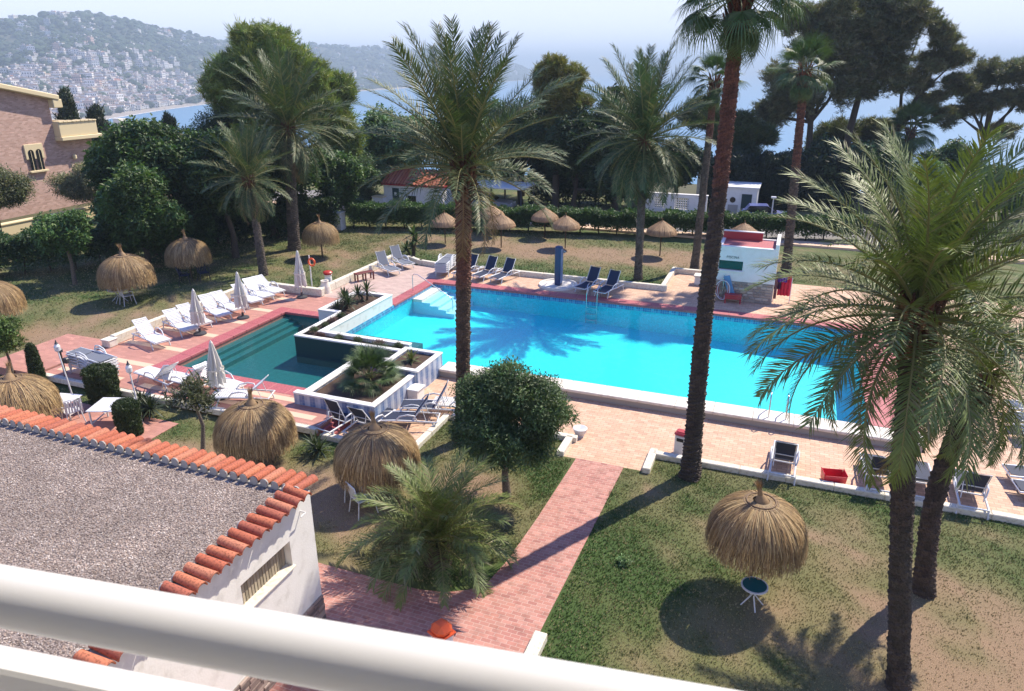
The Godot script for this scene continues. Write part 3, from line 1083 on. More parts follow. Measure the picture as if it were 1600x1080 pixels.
# ---------------------------------------------------------------- garden furniture
var made := {}
func lounger(label: String, group: String, at: Vector3, turn: float, back := 55.0, style := "navy") -> Node3D:
	var key := "%s%d" % [style, int(back)]
	if made.has(key):
		var d := copy(made[key], label, at, turn, "sun_lounger")
		d.set_meta("group", group)
		return d
	var t := thing("sun_lounger", label, "sun lounger", at, turn, group)
	made[key] = t
	var fm: Material = M.plastic if style != "grey" else M.old_plastic
	var cm: Material = {"navy": M.navy, "blue": M.blue_fabric, "grey": M.grey_fabric, "white": M.plastic}[style]
	for s in [-1, 1]:
		var g := Geo.new()
		g.tube([V(s * 0.31, 0.27, -0.95), V(s * 0.31, 0.30, -0.3), V(s * 0.31, 0.31, 0.4), V(s * 0.31, 0.29, 0.95)], [0.026, 0.03, 0.03, 0.026], 7)
		gpart(g, "side_rail", fm, t)
		for e in [[-0.78, -0.10], [0.62, 0.14]]:
			var l := Geo.new()
			l.tube([V(s * 0.31, 0.29, e[0]), V(s * 0.335, 0.18, e[0] + e[1] * 0.4), V(s * 0.34, 0.0, e[0] + e[1])], [0.032, 0.026, 0.022], 7)
			gpart(l, "leg", fm, t)
		var a := Geo.new()
		a.tube([V(s * 0.33, 0.31, -0.32), V(s * 0.36, 0.50, -0.26), V(s * 0.36, 0.53, -0.05), V(s * 0.35, 0.47, 0.2), V(s * 0.33, 0.31, 0.34)], [0.022, 0.024, 0.026, 0.024, 0.02], 7)
		gpart(a, "armrest", fm, t)
	for z in [-0.93, -0.2, 0.93]:
		var c := Geo.new()
		c.rod(V(-0.31, 0.28, z), V(0.31, 0.28, z), 0.022, 6)
		gpart(c, "crossbar", fm, t)
	var an := deg_to_rad(back)
	var hinge := V(0, 0.325, -0.18)
	var dir := V(0, sin(an), -cos(an))
	var nor := V(0, cos(an), sin(an))
	if style == "white":
		var sg := Geo.new()
		for i in 15:
			sg.box(V(0, 0.325, -0.13 + 1.05 * i / 14.0), V(0.58, 0.02, 0.056), 0.006)
		gpart(sg, "seat", cm, t)
		var bg := Geo.new()
		var bs := Basis(V(1, 0, 0), nor, -dir)
		for i in 11:
			bg.box(hinge + dir * (0.05 + 0.74 * i / 10.0), V(0.56, 0.02, 0.056), 0.006, bs)
		gpart(bg, "backrest", cm, t)
	else:
		var sg := Geo.new()
		var n := 8
		for i in n:      # the sling sags a little
			var f0 := float(i) / n
			var f1 := float(i + 1) / n
			var y0 := 0.335 - 0.03 * sin(PI * f0)
			var y1 := 0.335 - 0.03 * sin(PI * f1)
			var z0 := -0.16 + 1.08 * f0
			var z1 := -0.16 + 1.08 * f1
			sg.quad(V(-0.27, y0, z0), V(-0.27, y1, z1), V(0.27, y1, z1), V(0.27, y0, z0))
			sg.quad(V(0.27, y0 - 0.012, z0), V(0.27, y1 - 0.012, z1), V(-0.27, y1 - 0.012, z1), V(-0.27, y0 - 0.012, z0))
		gpart(sg, "seat", cm, t)
		var bg := Geo.new()
		bg.box(hinge + dir * 0.42, V(0.50, 0.014, 0.74), 0.005, Basis(V(1, 0, 0), nor, -dir))
		gpart(bg, "backrest", cm, t)
	var fr := Geo.new()
	var tp := hinge + dir * 0.82
	fr.tube([hinge + V(-0.27, 0, 0), tp + V(-0.27, 0, 0), tp + V(0.27, 0, 0), hinge + V(0.27, 0, 0)], [0.018, 0.018, 0.018, 0.018], 6)
	fr.rod(hinge + dir * 0.28 - nor * 0.02 + V(-0.27, 0, 0), hinge + dir * 0.28 - nor * 0.02 + V(0.27, 0, 0), 0.016, 6)
	for s in [-1, 1]:
		fr.rod(hinge + dir * 0.5 + V(s * 0.25, 0, 0), V(s * 0.25, 0.29, hinge.z - 0.5 * cos(an) - 0.12), 0.013, 6)
	gpart(fr, "backrest_frame", fm, t)
	return t

func thatch_dome(key: String, s: int) -> Mesh:      # rim radius about 1.04, from y 0 (rim) to 1.02
	if made.has(key):
		return made[key]
	rng.seed = s
	var g := Geo.new()
	var prof := []
	for i in 11:
		var a := deg_to_rad(lerpf(-4, 80, i / 10.0))
		prof.append(Vector2(1.0 * cos(a), 0.16 + 0.84 * sin(a)))
	g.col = Color(0.20, 0.135, 0.07)
	g.lathe(prof, 36)
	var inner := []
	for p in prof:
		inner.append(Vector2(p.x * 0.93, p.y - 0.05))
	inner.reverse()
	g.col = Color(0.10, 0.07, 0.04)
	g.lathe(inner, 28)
	for i in 3800:
		var yaw := rf(0, TAU)
		var st := 1.0 - pow(rng.randf(), 1.4)
		var a0 := lerpf(1.38, -0.05, st)
		var len := rf(0.35, 0.85)
		var a1 := maxf(a0 - len, rf(-0.46, -0.16))
		var off := rf(0.004, 0.045)
		var w := rf(0.003, 0.007)
		var tone: Color = [Color(0.40, 0.265, 0.115), Color(0.32, 0.20, 0.085), Color(0.50, 0.36, 0.18), Color(0.21, 0.13, 0.065)][rng.randi() % 4]
		g.col = tone * rf(0.75, 1.2) * (0.9 + 0.22 * sin(yaw * 9.0 + s) * sin(yaw * 23.0))
		g.col.a = 1.0
		var drift := rf(-0.09, 0.09)
		var pts := []
		for k in 5:
			var f := k / 4.0
			var a := lerpf(a0, a1, f)
			var r := cos(a) * 1.0 + off * (0.4 + f)
			var y := 0.16 + 0.84 * sin(a) + off * 0.5 * cos(a)
			if a < -0.05:
				r = cos(-0.05) + off * (0.4 + f) + rf(-0.02, 0.03)
				y = 0.16 + 0.84 * sin(-0.05) + (a + 0.05) * 0.85
			var yy := yaw + drift * f
			pts.append(V(cos(yy) * r, y, sin(yy) * r))
		for k in 4:
			var sd := V(-sin(yaw), 0, cos(yaw)) * w
			g.quad(pts[k] - sd, pts[k + 1] - sd, pts[k + 1] + sd, pts[k] + sd)
	made[key] = g.mesh()
	return made[key]
func straw_tuft(s: int) -> Mesh:
	var key := "tuft%d" % s
	if made.has(key):
		return made[key]
	rng.seed = s
	var g := Geo.new()
	g.col = Color(0.25, 0.16, 0.08)
	g.lathe([Vector2(0.17, -0.06), Vector2(0.13, 0.03), Vector2(0.06, 0.14), Vector2(0.045, 0.28)], 12)
	for i in 110:
		var a := rf(0, TAU)
		var d := V(cos(a), 0, sin(a))
		var p := d * rf(0.01, 0.045) + V(0, 0.1, 0)
		var q := p + d * rf(0.0, 0.02) + V(0, 0.22, 0)
		var e := q + d * rf(0.0, 0.10) + V(0, rf(0.08, 0.2), 0)
		var w := V(-sin(a), 0, cos(a)) * 0.005
		g.col = Color(0.34, 0.22, 0.11) * rf(0.6, 1.25)
		g.col.a = 1.0
		g.quad(p - w, p + w, q + w, q - w)
		g.tri(q - w, q + w, e)
	made[key] = g.mesh()
	return made[key]
func big_parasol(label: String, at: Vector3, rim: float, size: float, turn: float, s: int, lean := 0.0) -> void:
	var t := thing("thatched_parasol", label, "parasol", at, turn, "domed thatch parasols")
	var g := Geo.new()
	g.tube([V(0, -0.15, 0), V(0, rim + size * 0.95, 0)], [0.045, 0.04], 9)
	gpart(g, "pole", M.pole_wood, t)
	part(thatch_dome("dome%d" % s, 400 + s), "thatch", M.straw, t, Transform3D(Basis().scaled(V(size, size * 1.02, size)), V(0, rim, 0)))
	var h := Geo.new()
	h.col = Color(0.16, 0.10, 0.055)
	for k in 2:
		var pts := []
		var rr := []
		for i in 17:
			var a := TAU * i / 16.0
			var r := (0.30 + 0.05 * k) * size
			pts.append(V(cos(a) * r, rim + size * (0.99 - 0.03 * k), sin(a) * r))
			rr.append(0.02)
		h.tube(pts, rr, 6, false)
	gpart(h, "binding_ring", M.straw, t)
	part(straw_tuft(420 + s % 2), "top_knot", M.straw, t, Transform3D(Basis(V(0, 0, 1), lean).scaled(V(1, 1, 1) * size), V(0, rim + size * 1.0, 0)))
func cone_mesh(s: int) -> Mesh:
	var key := "cone%d" % s
	if made.has(key):
		return made[key]
	rng.seed = s
	var g := Geo.new()
	g.col = Color(0.30, 0.20, 0.11)
	g.lathe([Vector2(0.9, 0.0), Vector2(0.82, 0.16), Vector2(0.48, 0.40), Vector2(0.16, 0.62), Vector2(0.03, 0.74)], 30)
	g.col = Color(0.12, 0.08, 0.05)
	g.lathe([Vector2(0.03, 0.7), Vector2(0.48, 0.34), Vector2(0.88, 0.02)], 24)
	for i in 1500:
		var yaw := rf(0, TAU)
		var f0 := pow(rng.randf(), 0.6) * 0.8
		var f1 := minf(f0 + rf(0.2, 0.5), 1.12)
		var off := rf(0.005, 0.05)
		var tone := Color(0.45, 0.29, 0.16) * rf(0.6, 1.25)
		tone.a = 1.0
		g.col = tone
		var pts := []
		for k in 4:
			var f := lerpf(f0, f1, k / 3.0)
			var r := 0.9 * minf(pow(f, 0.92), 1.0) + off * 0.6
			var y := 0.74 - 0.58 * minf(f, 1.0) - maxf(f - 0.86, 0.0) * 0.7 + off
			pts.append(V(cos(yaw) * r, y, sin(yaw) * r))
		var sd := V(-sin(yaw), 0, cos(yaw)) * 0.008
		for k in 3:
			g.quad(pts[k] - sd, pts[k + 1] - sd, pts[k + 1] + sd, pts[k] + sd)
	made[key] = g.mesh()
	return made[key]
func small_parasol(label: String, at: Vector3, rim: float, s: int) -> void:
	var t := thing("straw_parasol", label, "parasol", at, s * 40.0, "small cone straw parasols")
	var g := Geo.new()
	g.tube([V(0, -0.15, 0), V(0, rim + 0.72, 0)], [0.035, 0.03], 8)
	gpart(g, "pole", M.dark_wood, t)
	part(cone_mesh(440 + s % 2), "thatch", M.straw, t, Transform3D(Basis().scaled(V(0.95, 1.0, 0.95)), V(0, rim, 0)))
	part(straw_tuft(420), "top_knot", M.straw, t, Transform3D(Basis().scaled(V(0.4, 0.4, 0.4)), V(0, rim + 0.72, 0)))
func closed_umbrella(label: String, at: Vector3, h: float, s: int, w := 0.3) -> void:
	var t := thing("closed_umbrella", label, "umbrella", at, 0, "closed white umbrellas")
	rng.seed = s
	var b := Geo.new()
	b.lathe([Vector2(0.26, 0.0), Vector2(0.25, 0.06), Vector2(0.06, 0.1), Vector2(0.05, 0.25)], 16)
	gpart(b, "base", M.dark_metal, t)
	var p := Geo.new()
	p.rod(V(0, 0, 0), V(0, h, 0), 0.022)
	gpart(p, "pole", M.metal, t)
	var g := Geo.new()
	var rows := 12
	var k := 32
	var ring := []
	for i in rows + 1:
		var f := float(i) / rows
		var y := lerpf(h * 0.26, h - 0.06, f)
		var r := w * (0.55 + 0.45 * sin(PI * minf(1.0, 1.05 - f) * 0.75)) * pow(1.0 - f * 0.86, 0.8)
		var row := []
		for j in k:
			var a := TAU * j / k
			var q := r * (0.68 + 0.32 * cos(a * 8 + f * 1.3 + sin(f * 6 + s))) + 0.03
			row.append(V(cos(a) * q, y - 0.05 * cos(a * 8) * (1 - f), sin(a) * q))
		ring.append(row)
	for i in rows:
		for j in k:
			var l := (j + 1) % k
			g.quad(ring[i][j], ring[i + 1][j], ring[i + 1][l], ring[i][l])
	gpart(g, "canopy", M.canvas, t)
	var st := Geo.new()
	st.lathe([Vector2(w * 0.86, h * 0.52), Vector2(w * 0.88, h * 0.55)], 20)
	gpart(st, "strap", M.canvas, t)
	var c := Geo.new()
	c.lathe([Vector2(0.05, h - 0.08), Vector2(0.055, h - 0.02), Vector2(0.02, h + 0.05), Vector2(0.0, h + 0.07)], 10)
	gpart(c, "finial", M.canvas, t)
func chair(label: String, at: Vector3, turn: float, dark := false) -> void:
	var t := thing("garden_chair", label, "chair", at, turn, "garden chairs")
	var fm: Material = M.plastic if not dark else M.dark_metal
	var sm: Material = M.plastic if not dark else M.navy
	for s in [-1, 1]:
		for e in [-1, 1]:
			var l := Geo.new()
			l.tube([V(s * 0.2, 0.44, e * 0.2), V(s * 0.25, 0, e * 0.27)], [0.018, 0.015], 6)
			gpart(l, "leg", fm, t)
		var a := Geo.new()
		a.tube([V(s * 0.24, 0.44, 0.2), V(s * 0.26, 0.64, 0.18), V(s * 0.26, 0.66, -0.18), V(s * 0.22, 0.70, -0.25)], [0.015, 0.017, 0.017, 0.015], 6)
		gpart(a, "armrest", fm, t)
	var g := Geo.new()
	g.box(V(0, 0.445, 0), V(0.46, 0.03, 0.44), 0.012)
	gpart(g, "seat", sm, t)
	for i in 6:
		var b := Geo.new()
		b.box(V(-0.19 + 0.076 * i, 0.66, -0.25), V(0.05, 0.42, 0.016), 0.005, Basis(V(1, 0, 0), -0.2))
		gpart(b, "back_slat", sm, t)
	var r := Geo.new()
	r.tube([V(-0.22, 0.44, -0.20), V(-0.22, 0.9, -0.30), V(0.22, 0.9, -0.30), V(0.22, 0.44, -0.20)], [0.016, 0.016, 0.016, 0.016], 6)
	gpart(r, "back_frame", fm, t)
func round_table(label: String, at: Vector3, r := 0.3, h := 0.62, glass := true) -> void:
	var t := thing("round_table", label, "table", at, 20, "")
	var g := Geo.new()
	g.lathe([Vector2(0.0, h - 0.02), Vector2(r - 0.02, h - 0.02), Vector2(r - 0.02, h), Vector2(0.0, h)], 24)
	gpart(g, "table_top", M.teal_glass if glass else M.plastic, t)
	var e := Geo.new()
	e.lathe([Vector2(r - 0.03, h - 0.035), Vector2(r, h - 0.025), Vector2(r, h + 0.005), Vector2(r - 0.03, h + 0.008)], 24)
	gpart(e, "rim", M.plastic, t)
	for i in 4:
		var a := TAU * i / 4
		var l := Geo.new()
		l.tube([V(cos(a) * r * 0.6, h - 0.03, sin(a) * r * 0.6), V(cos(a) * r * 0.15, h * 0.5, sin(a) * r * 0.15), V(cos(a) * r * 0.85, 0, sin(a) * r * 0.85)], [0.016, 0.016, 0.014], 6)
		gpart(l, "leg", M.plastic, t)
func square_table(label: String, at: Vector3, turn: float, w: float, d: float, h: float, m: Material) -> void:
	var t := thing("garden_table", label, "table", at, turn)
	var g := Geo.new()
	g.box(V(0, h - 0.02, 0), V(w, 0.035, d), 0.01)
	gpart(g, "table_top", M.plastic, t)
	for s in [-1, 1]:
		for e in [-1, 1]:
			var l := Geo.new()
			l.box(V(s * (w / 2 - 0.07), (h - 0.04) / 2, e * (d / 2 - 0.07)), V(0.045, h - 0.04, 0.045), 0.008)
			gpart(l, "leg", m, t)
		var r := Geo.new()
		r.box(V(s * (w / 2 - 0.07), h * 0.3, 0), V(0.03, 0.03, d - 0.2))
		gpart(r, "stretcher", m, t)
func bin(label: String, at: Vector3, body: Material, lid: Material, turn := 0.0, round_lid := false) -> void:
	var t := thing("waste_bin", label, "bin", at, turn)
	var g := Geo.new()
	g.box(V(0, 0.31, 0), V(0.34, 0.62, 0.3), 0.03)
	gpart(g, "body", body, t)
	var l := Geo.new()
	if round_lid:
		l.box(V(0, 0.74, 0), V(0.38, 0.24, 0.36), 0.1)
		l.box(V(0, 0.645, 0), V(0.4, 0.05, 0.38), 0.015)
	else:
		l.box(V(0, 0.665, 0), V(0.38, 0.09, 0.34), 0.035)
		l.box(V(0, 0.72, 0), V(0.26, 0.03, 0.22), 0.012)
	gpart(l, "lid", lid, t)
	var o := Geo.new()
	o.box(V(0, 0.5, 0.155), V(0.2, 0.1, 0.012))
	gpart(o, "slot", M.rubber, t)
func lamp_post(label: String, at: Vector3, h: float, lean: Vector3) -> void:
	var t := thing("garden_lamp", label, "lamp", at)
	var g := Geo.new()
	g.tube([V(0, -0.1, 0), lean * 0.5 + V(0, h * 0.5, 0), lean + V(0, h, 0)], [0.03, 0.025, 0.02], 8)
	gpart(g, "post", M.plastic, t)
	var l := Geo.new()
	l.lathe([Vector2(0.03, 0.0), Vector2(0.085, 0.06), Vector2(0.095, 0.2), Vector2(0.05, 0.28), Vector2(0.0, 0.30)], 12, lean + V(0, h, 0))
	gpart(l, "lantern", M.old_plastic, t)
	var c := Geo.new()
	c.lathe([Vector2(0.06, 0.29), Vector2(0.03, 0.34), Vector2(0.012, 0.42), Vector2(0.0, 0.43)], 10, lean + V(0, h, 0))
	gpart(c, "cap", M.dark_metal, t)
func barrel_tile(s: int) -> Mesh:      # a clay half pipe along +x, 0.52 long
	var key := "tile%d" % s
	if made.has(key):
		return made[key]
	rng.seed = 700 + s
	var g := Geo.new()
	var tone: Color = [Color(0.44, 0.13, 0.065), Color(0.40, 0.11, 0.058), Color(0.48, 0.16, 0.08), Color(0.36, 0.105, 0.06), Color(0.46, 0.175, 0.10)][s % 5]
	var n := 9
	for o in 2:
		for i in n:
			var a := PI * i / n
			var b := PI * (i + 1) / n
			var p := []
			for e in [[a, 0], [b, 0], [b, 1], [a, 1]]:
				var r: float = lerpf(0.085, 0.105, e[1]) - 0.016 * o
				p.append([V(-0.26 + 0.52 * e[1], sin(e[0]) * r, cos(e[0]) * r), V(0, sin(e[0]), cos(e[0])) * (1 if o == 0 else -1)])
			g.col = tone * (1.0 if o == 0 else 0.8)
			g.col.a = 1.0
			if o == 0:
				g.squad(p[0][0], p[3][0], p[2][0], p[1][0], p[0][1], p[3][1], p[2][1], p[1][1])
			else:
				g.squad(p[0][0], p[1][0], p[2][0], p[3][0], p[0][1], p[1][1], p[2][1], p[3][1])
	for e in 2:      # rims at both ends
		for i in n:
			var a := PI * i / n
			var b := PI * (i + 1) / n
			var r := 0.085 if e == 0 else 0.105
			var x := -0.26 + 0.52 * e
			g.oquad(V(x, sin(a) * r, cos(a) * r), V(x, sin(b) * r, cos(b) * r), V(x, sin(b) * (r - 0.016), cos(b) * (r - 0.016)), V(x, sin(a) * (r - 0.016), cos(a) * (r - 0.016)), V(0, 0, 0))
	made[key] = g.mesh()
	return made[key]

# ---------------------------------------------------------------- architecture
func wall_box(called: String, m: Material, parent: Node, a: Vector3, b: Vector3, ch := 0.0) -> MeshInstance3D:
	var g := Geo.new()
	g.box((a + b) / 2, (b - a).abs(), ch)
	return gpart(g, called, m, parent)
func kerb(points: Array, y: float, h: float, w: float, label: String) -> void:
	var t := Node3D.new()
	t.name = numbered("kerb")
	add_child(t, true)
	tag(t, label, "kerb", "", "structure")
	for i in points.size() - 1:
		var a := V(points[i][0], y, points[i][1])
		var b := V(points[i + 1][0], y, points[i + 1][1])
		var d := (b - a).normalized()
		var L := (b - a).length()
		var n := maxi(1, int(round(L / 1.2)))
		for k in n:
			var g := Geo.new()
			var q := L / n
			g.box(Vector3.ZERO, V(w, h, q - 0.006 + (w if k == n - 1 and i < points.size() - 2 else 0.0)), 0.018)
			var o := gpart(g, "kerb_stone", M.kerb, t)
			var off := (w / 2) if k == n - 1 and i < points.size() - 2 else 0.0
			o.transform = Transform3D(Basis(V(d.z, 0, -d.x), V(0, 1, 0), d), a + d * (q * (k + 0.5) + off) + V(0, h / 2 - 0.12 + 0.002 * (k % 2), 0))
func gravel_house() -> void:
	var t := thing("gravel_roof_building", "low white building with a gravel roof edged in clay tiles", "building", Vector3.ZERO)
	var x1 := -7.58
	var x0 := -22.0
	var z1 := -9.32
	var z0 := -1.6
	var top := 3.12
	# right hand wall with its window opening
	var w := [[z1, -8.62, 0.75, top], [-7.34, z0, 0.75, top], [-8.62, -7.34, 0.75, 1.93], [-8.62, -7.34, 2.47, top]]
	for q in w:
		wall_box("wall", M.stucco, t, V(x1 - 0.25, q[2], q[0]), V(x1, q[3], q[1]))
	wall_box("wall", M.stucco, t, V(x0, 0, z1), V(x1 - 0.25, top, z1 + 0.25))
	var st := Node3D.new()
	st.name = "stone_plinth"
	t.add_child(st, true)
	wall_box("backing", M.mortar, st, V(x1 - 0.3, -0.1, z1 - 0.004), V(x1 + 0.01, 0.75, z0))
	rng.seed = 71
	var row := 0
	var y := 0.0
	while y < 0.74:
		var h := minf(rf(0.05, 0.09), 0.75 - y)
		var z := z1
		while z < -5.2:
			var l := rf(0.15, 0.4)
			var g := Geo.new()
			g.col = [Color(0.20, 0.15, 0.13), Color(0.28, 0.21, 0.18), Color(0.14, 0.11, 0.10), Color(0.33, 0.26, 0.22)][rng.randi() % 4]
			g.box(V(x1 + 0.012 + rf(0, 0.02), y + h / 2, z + l / 2), V(0.05, h - 0.008, l - 0.01), 0.006)
			gpart(g, "stone", M.stone, st)
			z += l
		y += h
	var win := Node3D.new()
	win.name = "window"
	t.add_child(win, true)
	rng.seed = 72
	for i in 17:
		var g := Geo.new()
		g.col = Color(0.30, 0.25, 0.18) * rf(0.7, 1.25)
		g.col.a = 1.0
		g.box(V(x1 - 0.14, 2.2, -8.60 + 0.075 * (i + 0.5)), V(0.012, 0.54, 0.074), 0.003, Basis(V(0, 1, 0), rf(0.05, 0.2)))
		gpart(g, "blind_slat", M.blind, win)
	wall_box("back", M.dark_wood, win, V(x1 - 0.24, 1.93, -8.62), V(x1 - 0.2, 2.47, -7.34))
	wall_box("sill", M.kerb, win, V(x1 - 0.2, 1.9, -8.66), V(x1 + 0.05, 1.945, -7.30), 0.01)
	var br := Geo.new()
	br.rod(V(x1, 2.86, -9.0), V(x1 + 0.12, 2.86, -9.0), 0.012)
	br.rod(V(x1 + 0.12, 2.86, -9.0), V(x1 + 0.12, 2.86, -8.85), 0.012)
	gpart(br, "bracket", M.plastic, t)
	# roof
	wall_box("roof_slab", M.gravel_bed, t, V(x0, 2.95, z1 + 0.05), V(x1 - 0.1, 3.17, z0))
	rng.seed = 73
	var pb := Geo.new()
	pb.lathe([Vector2(0.2, -0.5), Vector2(0.9, -0.25), Vector2(1.0, 0.1), Vector2(0.55, 0.5), Vector2(0.02, 0.6)], 6)
	var T := []
	var C := []
	for i in 90000:
		var x := rf(-17.6, x1 - 0.33)
		var z := rf(z1 + 0.36, -2.2)
		var s := rf(0.007, 0.016)
		T.append(Transform3D(Basis.from_euler(V(rf(-0.5, 0.5), rf(0, TAU), rf(-0.5, 0.5))).scaled(V(s * rf(0.8, 1.4), s * 0.8, s)), V(x, 3.172 + s * 0.2, z)))
		var tone: Color = [Color(0.33, 0.255, 0.215), Color(0.25, 0.19, 0.155), Color(0.38, 0.31, 0.26), Color(0.14, 0.105, 0.09), Color(0.31, 0.235, 0.185), Color(0.47, 0.41, 0.36)][rng.randi() % 6]
		fn.frequency = 0.55
		var stain := 0.95 + 0.3 * fn.get_noise_2d(x, z)
		fn.frequency = 2.2
		stain += 0.15 * fn.get_noise_2d(x + 9, z)
		C.append(tone * rf(0.85, 1.15) * stain)
	var gv := swarm("gravel", pb.mesh(), M.pebble, T, C, t)
	gv.set_meta("kind", "stuff")
	# clay tiles along both edges: caps over a bed of mortar, the open upper ends filled
	var edge := Node3D.new()
	edge.name = "tile_edging"
	t.add_child(edge, true)
	wall_box("mortar_bed", M.mortar, edge, V(x0, 3.15, z1 - 0.12), V(x1 - 0.05, 3.205, z1 + 0.28))
	wall_box("mortar_bed", M.mortar, edge, V(x1 - 0.28, 3.15, z1 + 0.28), V(x1 + 0.1, 3.203, z0))
	var plug := Geo.new()
	plug.lathe([Vector2(0.088, -0.012), Vector2(0.088, 0.012)], 14)
	for k in 14:
		var a := TAU * k / 14
		var b := TAU * (k + 1) / 14
		plug.tri(V(0, 0.012, 0), V(cos(b), 0, sin(b)) * 0.088 + V(0, 0.012, 0), V(cos(a), 0, sin(a)) * 0.088 + V(0, 0.012, 0))
	var pm := plug.mesh()
	for i in 44:
		var x := x1 - 0.06 - 0.235 * i
		var b := Basis(V(0, 1, 0), PI / 2 + rf(-0.06, 0.06)) * Basis(V(0, 0, 1), -0.13 + rf(-0.03, 0.03))
		part(barrel_tile(rng.randi() % 5), "roof_tile", M.clay, edge, Transform3D(b, V(x, 3.235 + rf(-0.006, 0.006), z1 + 0.04)))
		part(pm, "mortar_plug", M.mortar, edge, Transform3D(Basis(V(1, 0, 0), PI / 2), V(x, 3.262, z1 + 0.285)))
	for i in 31:
		var z := z1 + 0.32 + 0.235 * i
		var b := Basis(V(0, 1, 0), rf(-0.06, 0.06)) * Basis(V(0, 0, 1), -0.14 + rf(-0.03, 0.03))
		part(barrel_tile(rng.randi() % 5), "roof_tile", M.clay, edge, Transform3D(b, V(x1 - 0.03, 3.235 + rf(-0.006, 0.006), z)))
		part(pm, "mortar_plug", M.mortar, edge, Transform3D(Basis(V(0, 0, 1), PI / 2), V(x1 - 0.275, 3.262, z)))

func pools() -> void:
	var t := Node3D.new()
	t.name = "swimming_pool"
	add_child(t, true)
	tag(t, "large rectangular swimming pool lined in bright blue tile", "pool", "", "structure")
	var X0 := -16.2
	var X1 := 3.15
	var Z0 := -31.15
	var Z1 := -21.95
	var pf := Geo.new()      # the floor falls towards the deep end
	for q in [[X0, -0.62, -9.0, -0.80], [-9.0, -0.80, X1, -1.12]]:
		pf.quad(V(q[0], q[1], Z1), V(q[2], q[3], Z1), V(q[2], q[3], Z0), V(q[0], q[1], Z0))
	gpart(pf, "pool_floor", M.pool_tile, t)
	wall_box("pool_wall", M.pool_tile, t, V(X0 - 0.2, -1.15, Z0 - 0.2), V(X1 + 0.2, 0.25, Z0))
	wall_box("pool_wall", M.pool_tile, t, V(X0 - 0.2, -1.15, Z1), V(X1 + 0.2, 0.22, Z1 + 0.2))
	wall_box("pool_wall", M.pool_tile, t, V(X0 - 0.2, -1.15, Z0), V(X0, 0.25, Z1))
	wall_box("pool_wall", M.pool_tile, t, V(X1, -1.15, Z0), V(X1 + 0.2, 0.25, Z1))
	wall_box("tile_band", M.band_tile, t, V(X0, 0.05, Z0), V(X0 + 0.012, 0.29, Z1))
	wall_box("tile_band", M.band_tile, t, V(X0 + 0.012, 0.02, Z0), V(X1, 0.26, Z0 + 0.012))
	for i in 5:      # steps in the far corner
		wall_box("pool_step", M.coping if i == 0 else M.step_tile, t, V(X0 + 0.02, -1.0, Z0 + 0.02), V(X0 + 0.5 + 0.42 * i, 0.07 - 0.13 * i, Z0 + 2.2 + 0.003 * i))
	var g := Geo.new()
	g.quad(V(X0, 0.13, Z1), V(X1, 0.13, Z1), V(X1, 0.13, Z0), V(X0, 0.13, Z0))
	struct(g, "water", M.water, "clear rippled water of the large swimming pool", "water")
	# front coping: pale slabs on a dark riser
	wall_box("coping_wall", M.mortar, t, V(-10.95, -0.1, Z1 + 0.2), V(X1 + 1.35, 0.21, -21.28))
	var n := 13
	for i in n:
		var a := lerpf(-10.95, X1 + 1.42, float(i) / n)
		var b := lerpf(-10.95, X1 + 1.42, float(i + 1) / n)
		wall_box("coping_slab", M.coping, t, V(a + 0.004, 0.21, Z1 - 0.03), V(b - 0.004, 0.305 + 0.001 * (i % 2), -21.2), 0.015)
	# pink tile borders
	for i in 9:
		var z0 := lerpf(Z0 - 0.6, Z1 - 0.04, i / 9.0)
		var z1 := lerpf(Z0 - 0.6, Z1 - 0.04, (i + 1) / 9.0)
		for j in 2:
			wall_box("border_tile", M.pink_tile, t, V(X1 - 0.03 + 0.71 * j, 0.21, z0 + 0.003), V(X1 + 0.676 + 0.71 * j, 0.303 + 0.001 * ((i + j) % 2), z1 - 0.003), 0.008)
	wall_box("border_base", M.mortar, t, V(X1 + 0.2, -0.1, Z0), V(X1 + 1.36, 0.21, Z1 + 0.1))
	for i in 20:
		var a := lerpf(X0 - 0.5, X1 - 0.04, i / 20.0)
		var b := lerpf(X0 - 0.5, X1 - 0.04, (i + 1) / 20.0)
		wall_box("border_tile", M.pink_tile, t, V(a + 0.003, 0.2, Z0 - 0.6), V(b - 0.003, 0.306 + 0.001 * (i % 2), Z0 + 0.03), 0.01)
	for i in 4:
		var a := lerpf(Z0 + 0.04, -27.2, i / 4.0)
		var b := lerpf(Z0 + 0.04, -27.2, (i + 1) / 4.0)
		wall_box("border_tile", M.pink_tile, t, V(X0 - 0.5, 0.2, a + 0.003), V(X0 + 0.03, 0.306 + 0.001 * (i % 2), b - 0.003), 0.01)
	# children's pool, L-shaped, dark teal
	var c := Node3D.new()
	c.name = "childrens_pool"
	add_child(c, true)
	tag(c, "small L shaped children's pool with dark teal lining", "pool", "", "structure")
	wall_box("pool_floor", M.teal_tile, c, V(-20.4, -0.6, -24.8), V(-13.5, -0.35, -17.9))
	wall_box("pool_wall", M.teal_tile, c, V(-20.4, -0.35, -24.8), V(-20.2, 0.22, -17.9))
	wall_box("pool_wall", M.teal_tile, c, V(-20.2, -0.35, -24.8), V(-17.0, 0.22, -24.6))
	wall_box("pool_wall", M.teal_tile, c, V(-20.2, -0.35, -18.1), V(-13.7, 0.22, -17.9))
	for i in 3:
		wall_box("pool_step", M.teal_tile, c, V(-20.2, -0.35, -24.58 + 0.02), V(-19.85 + 0.3 * i, 0.06 - 0.12 * i, -18.12))
	g = Geo.new()
	g.quad(V(-20.2, 0.14, -18.1), V(-13.7, 0.14, -18.1), V(-13.7, 0.14, -21.2), V(-20.2, 0.14, -21.2))
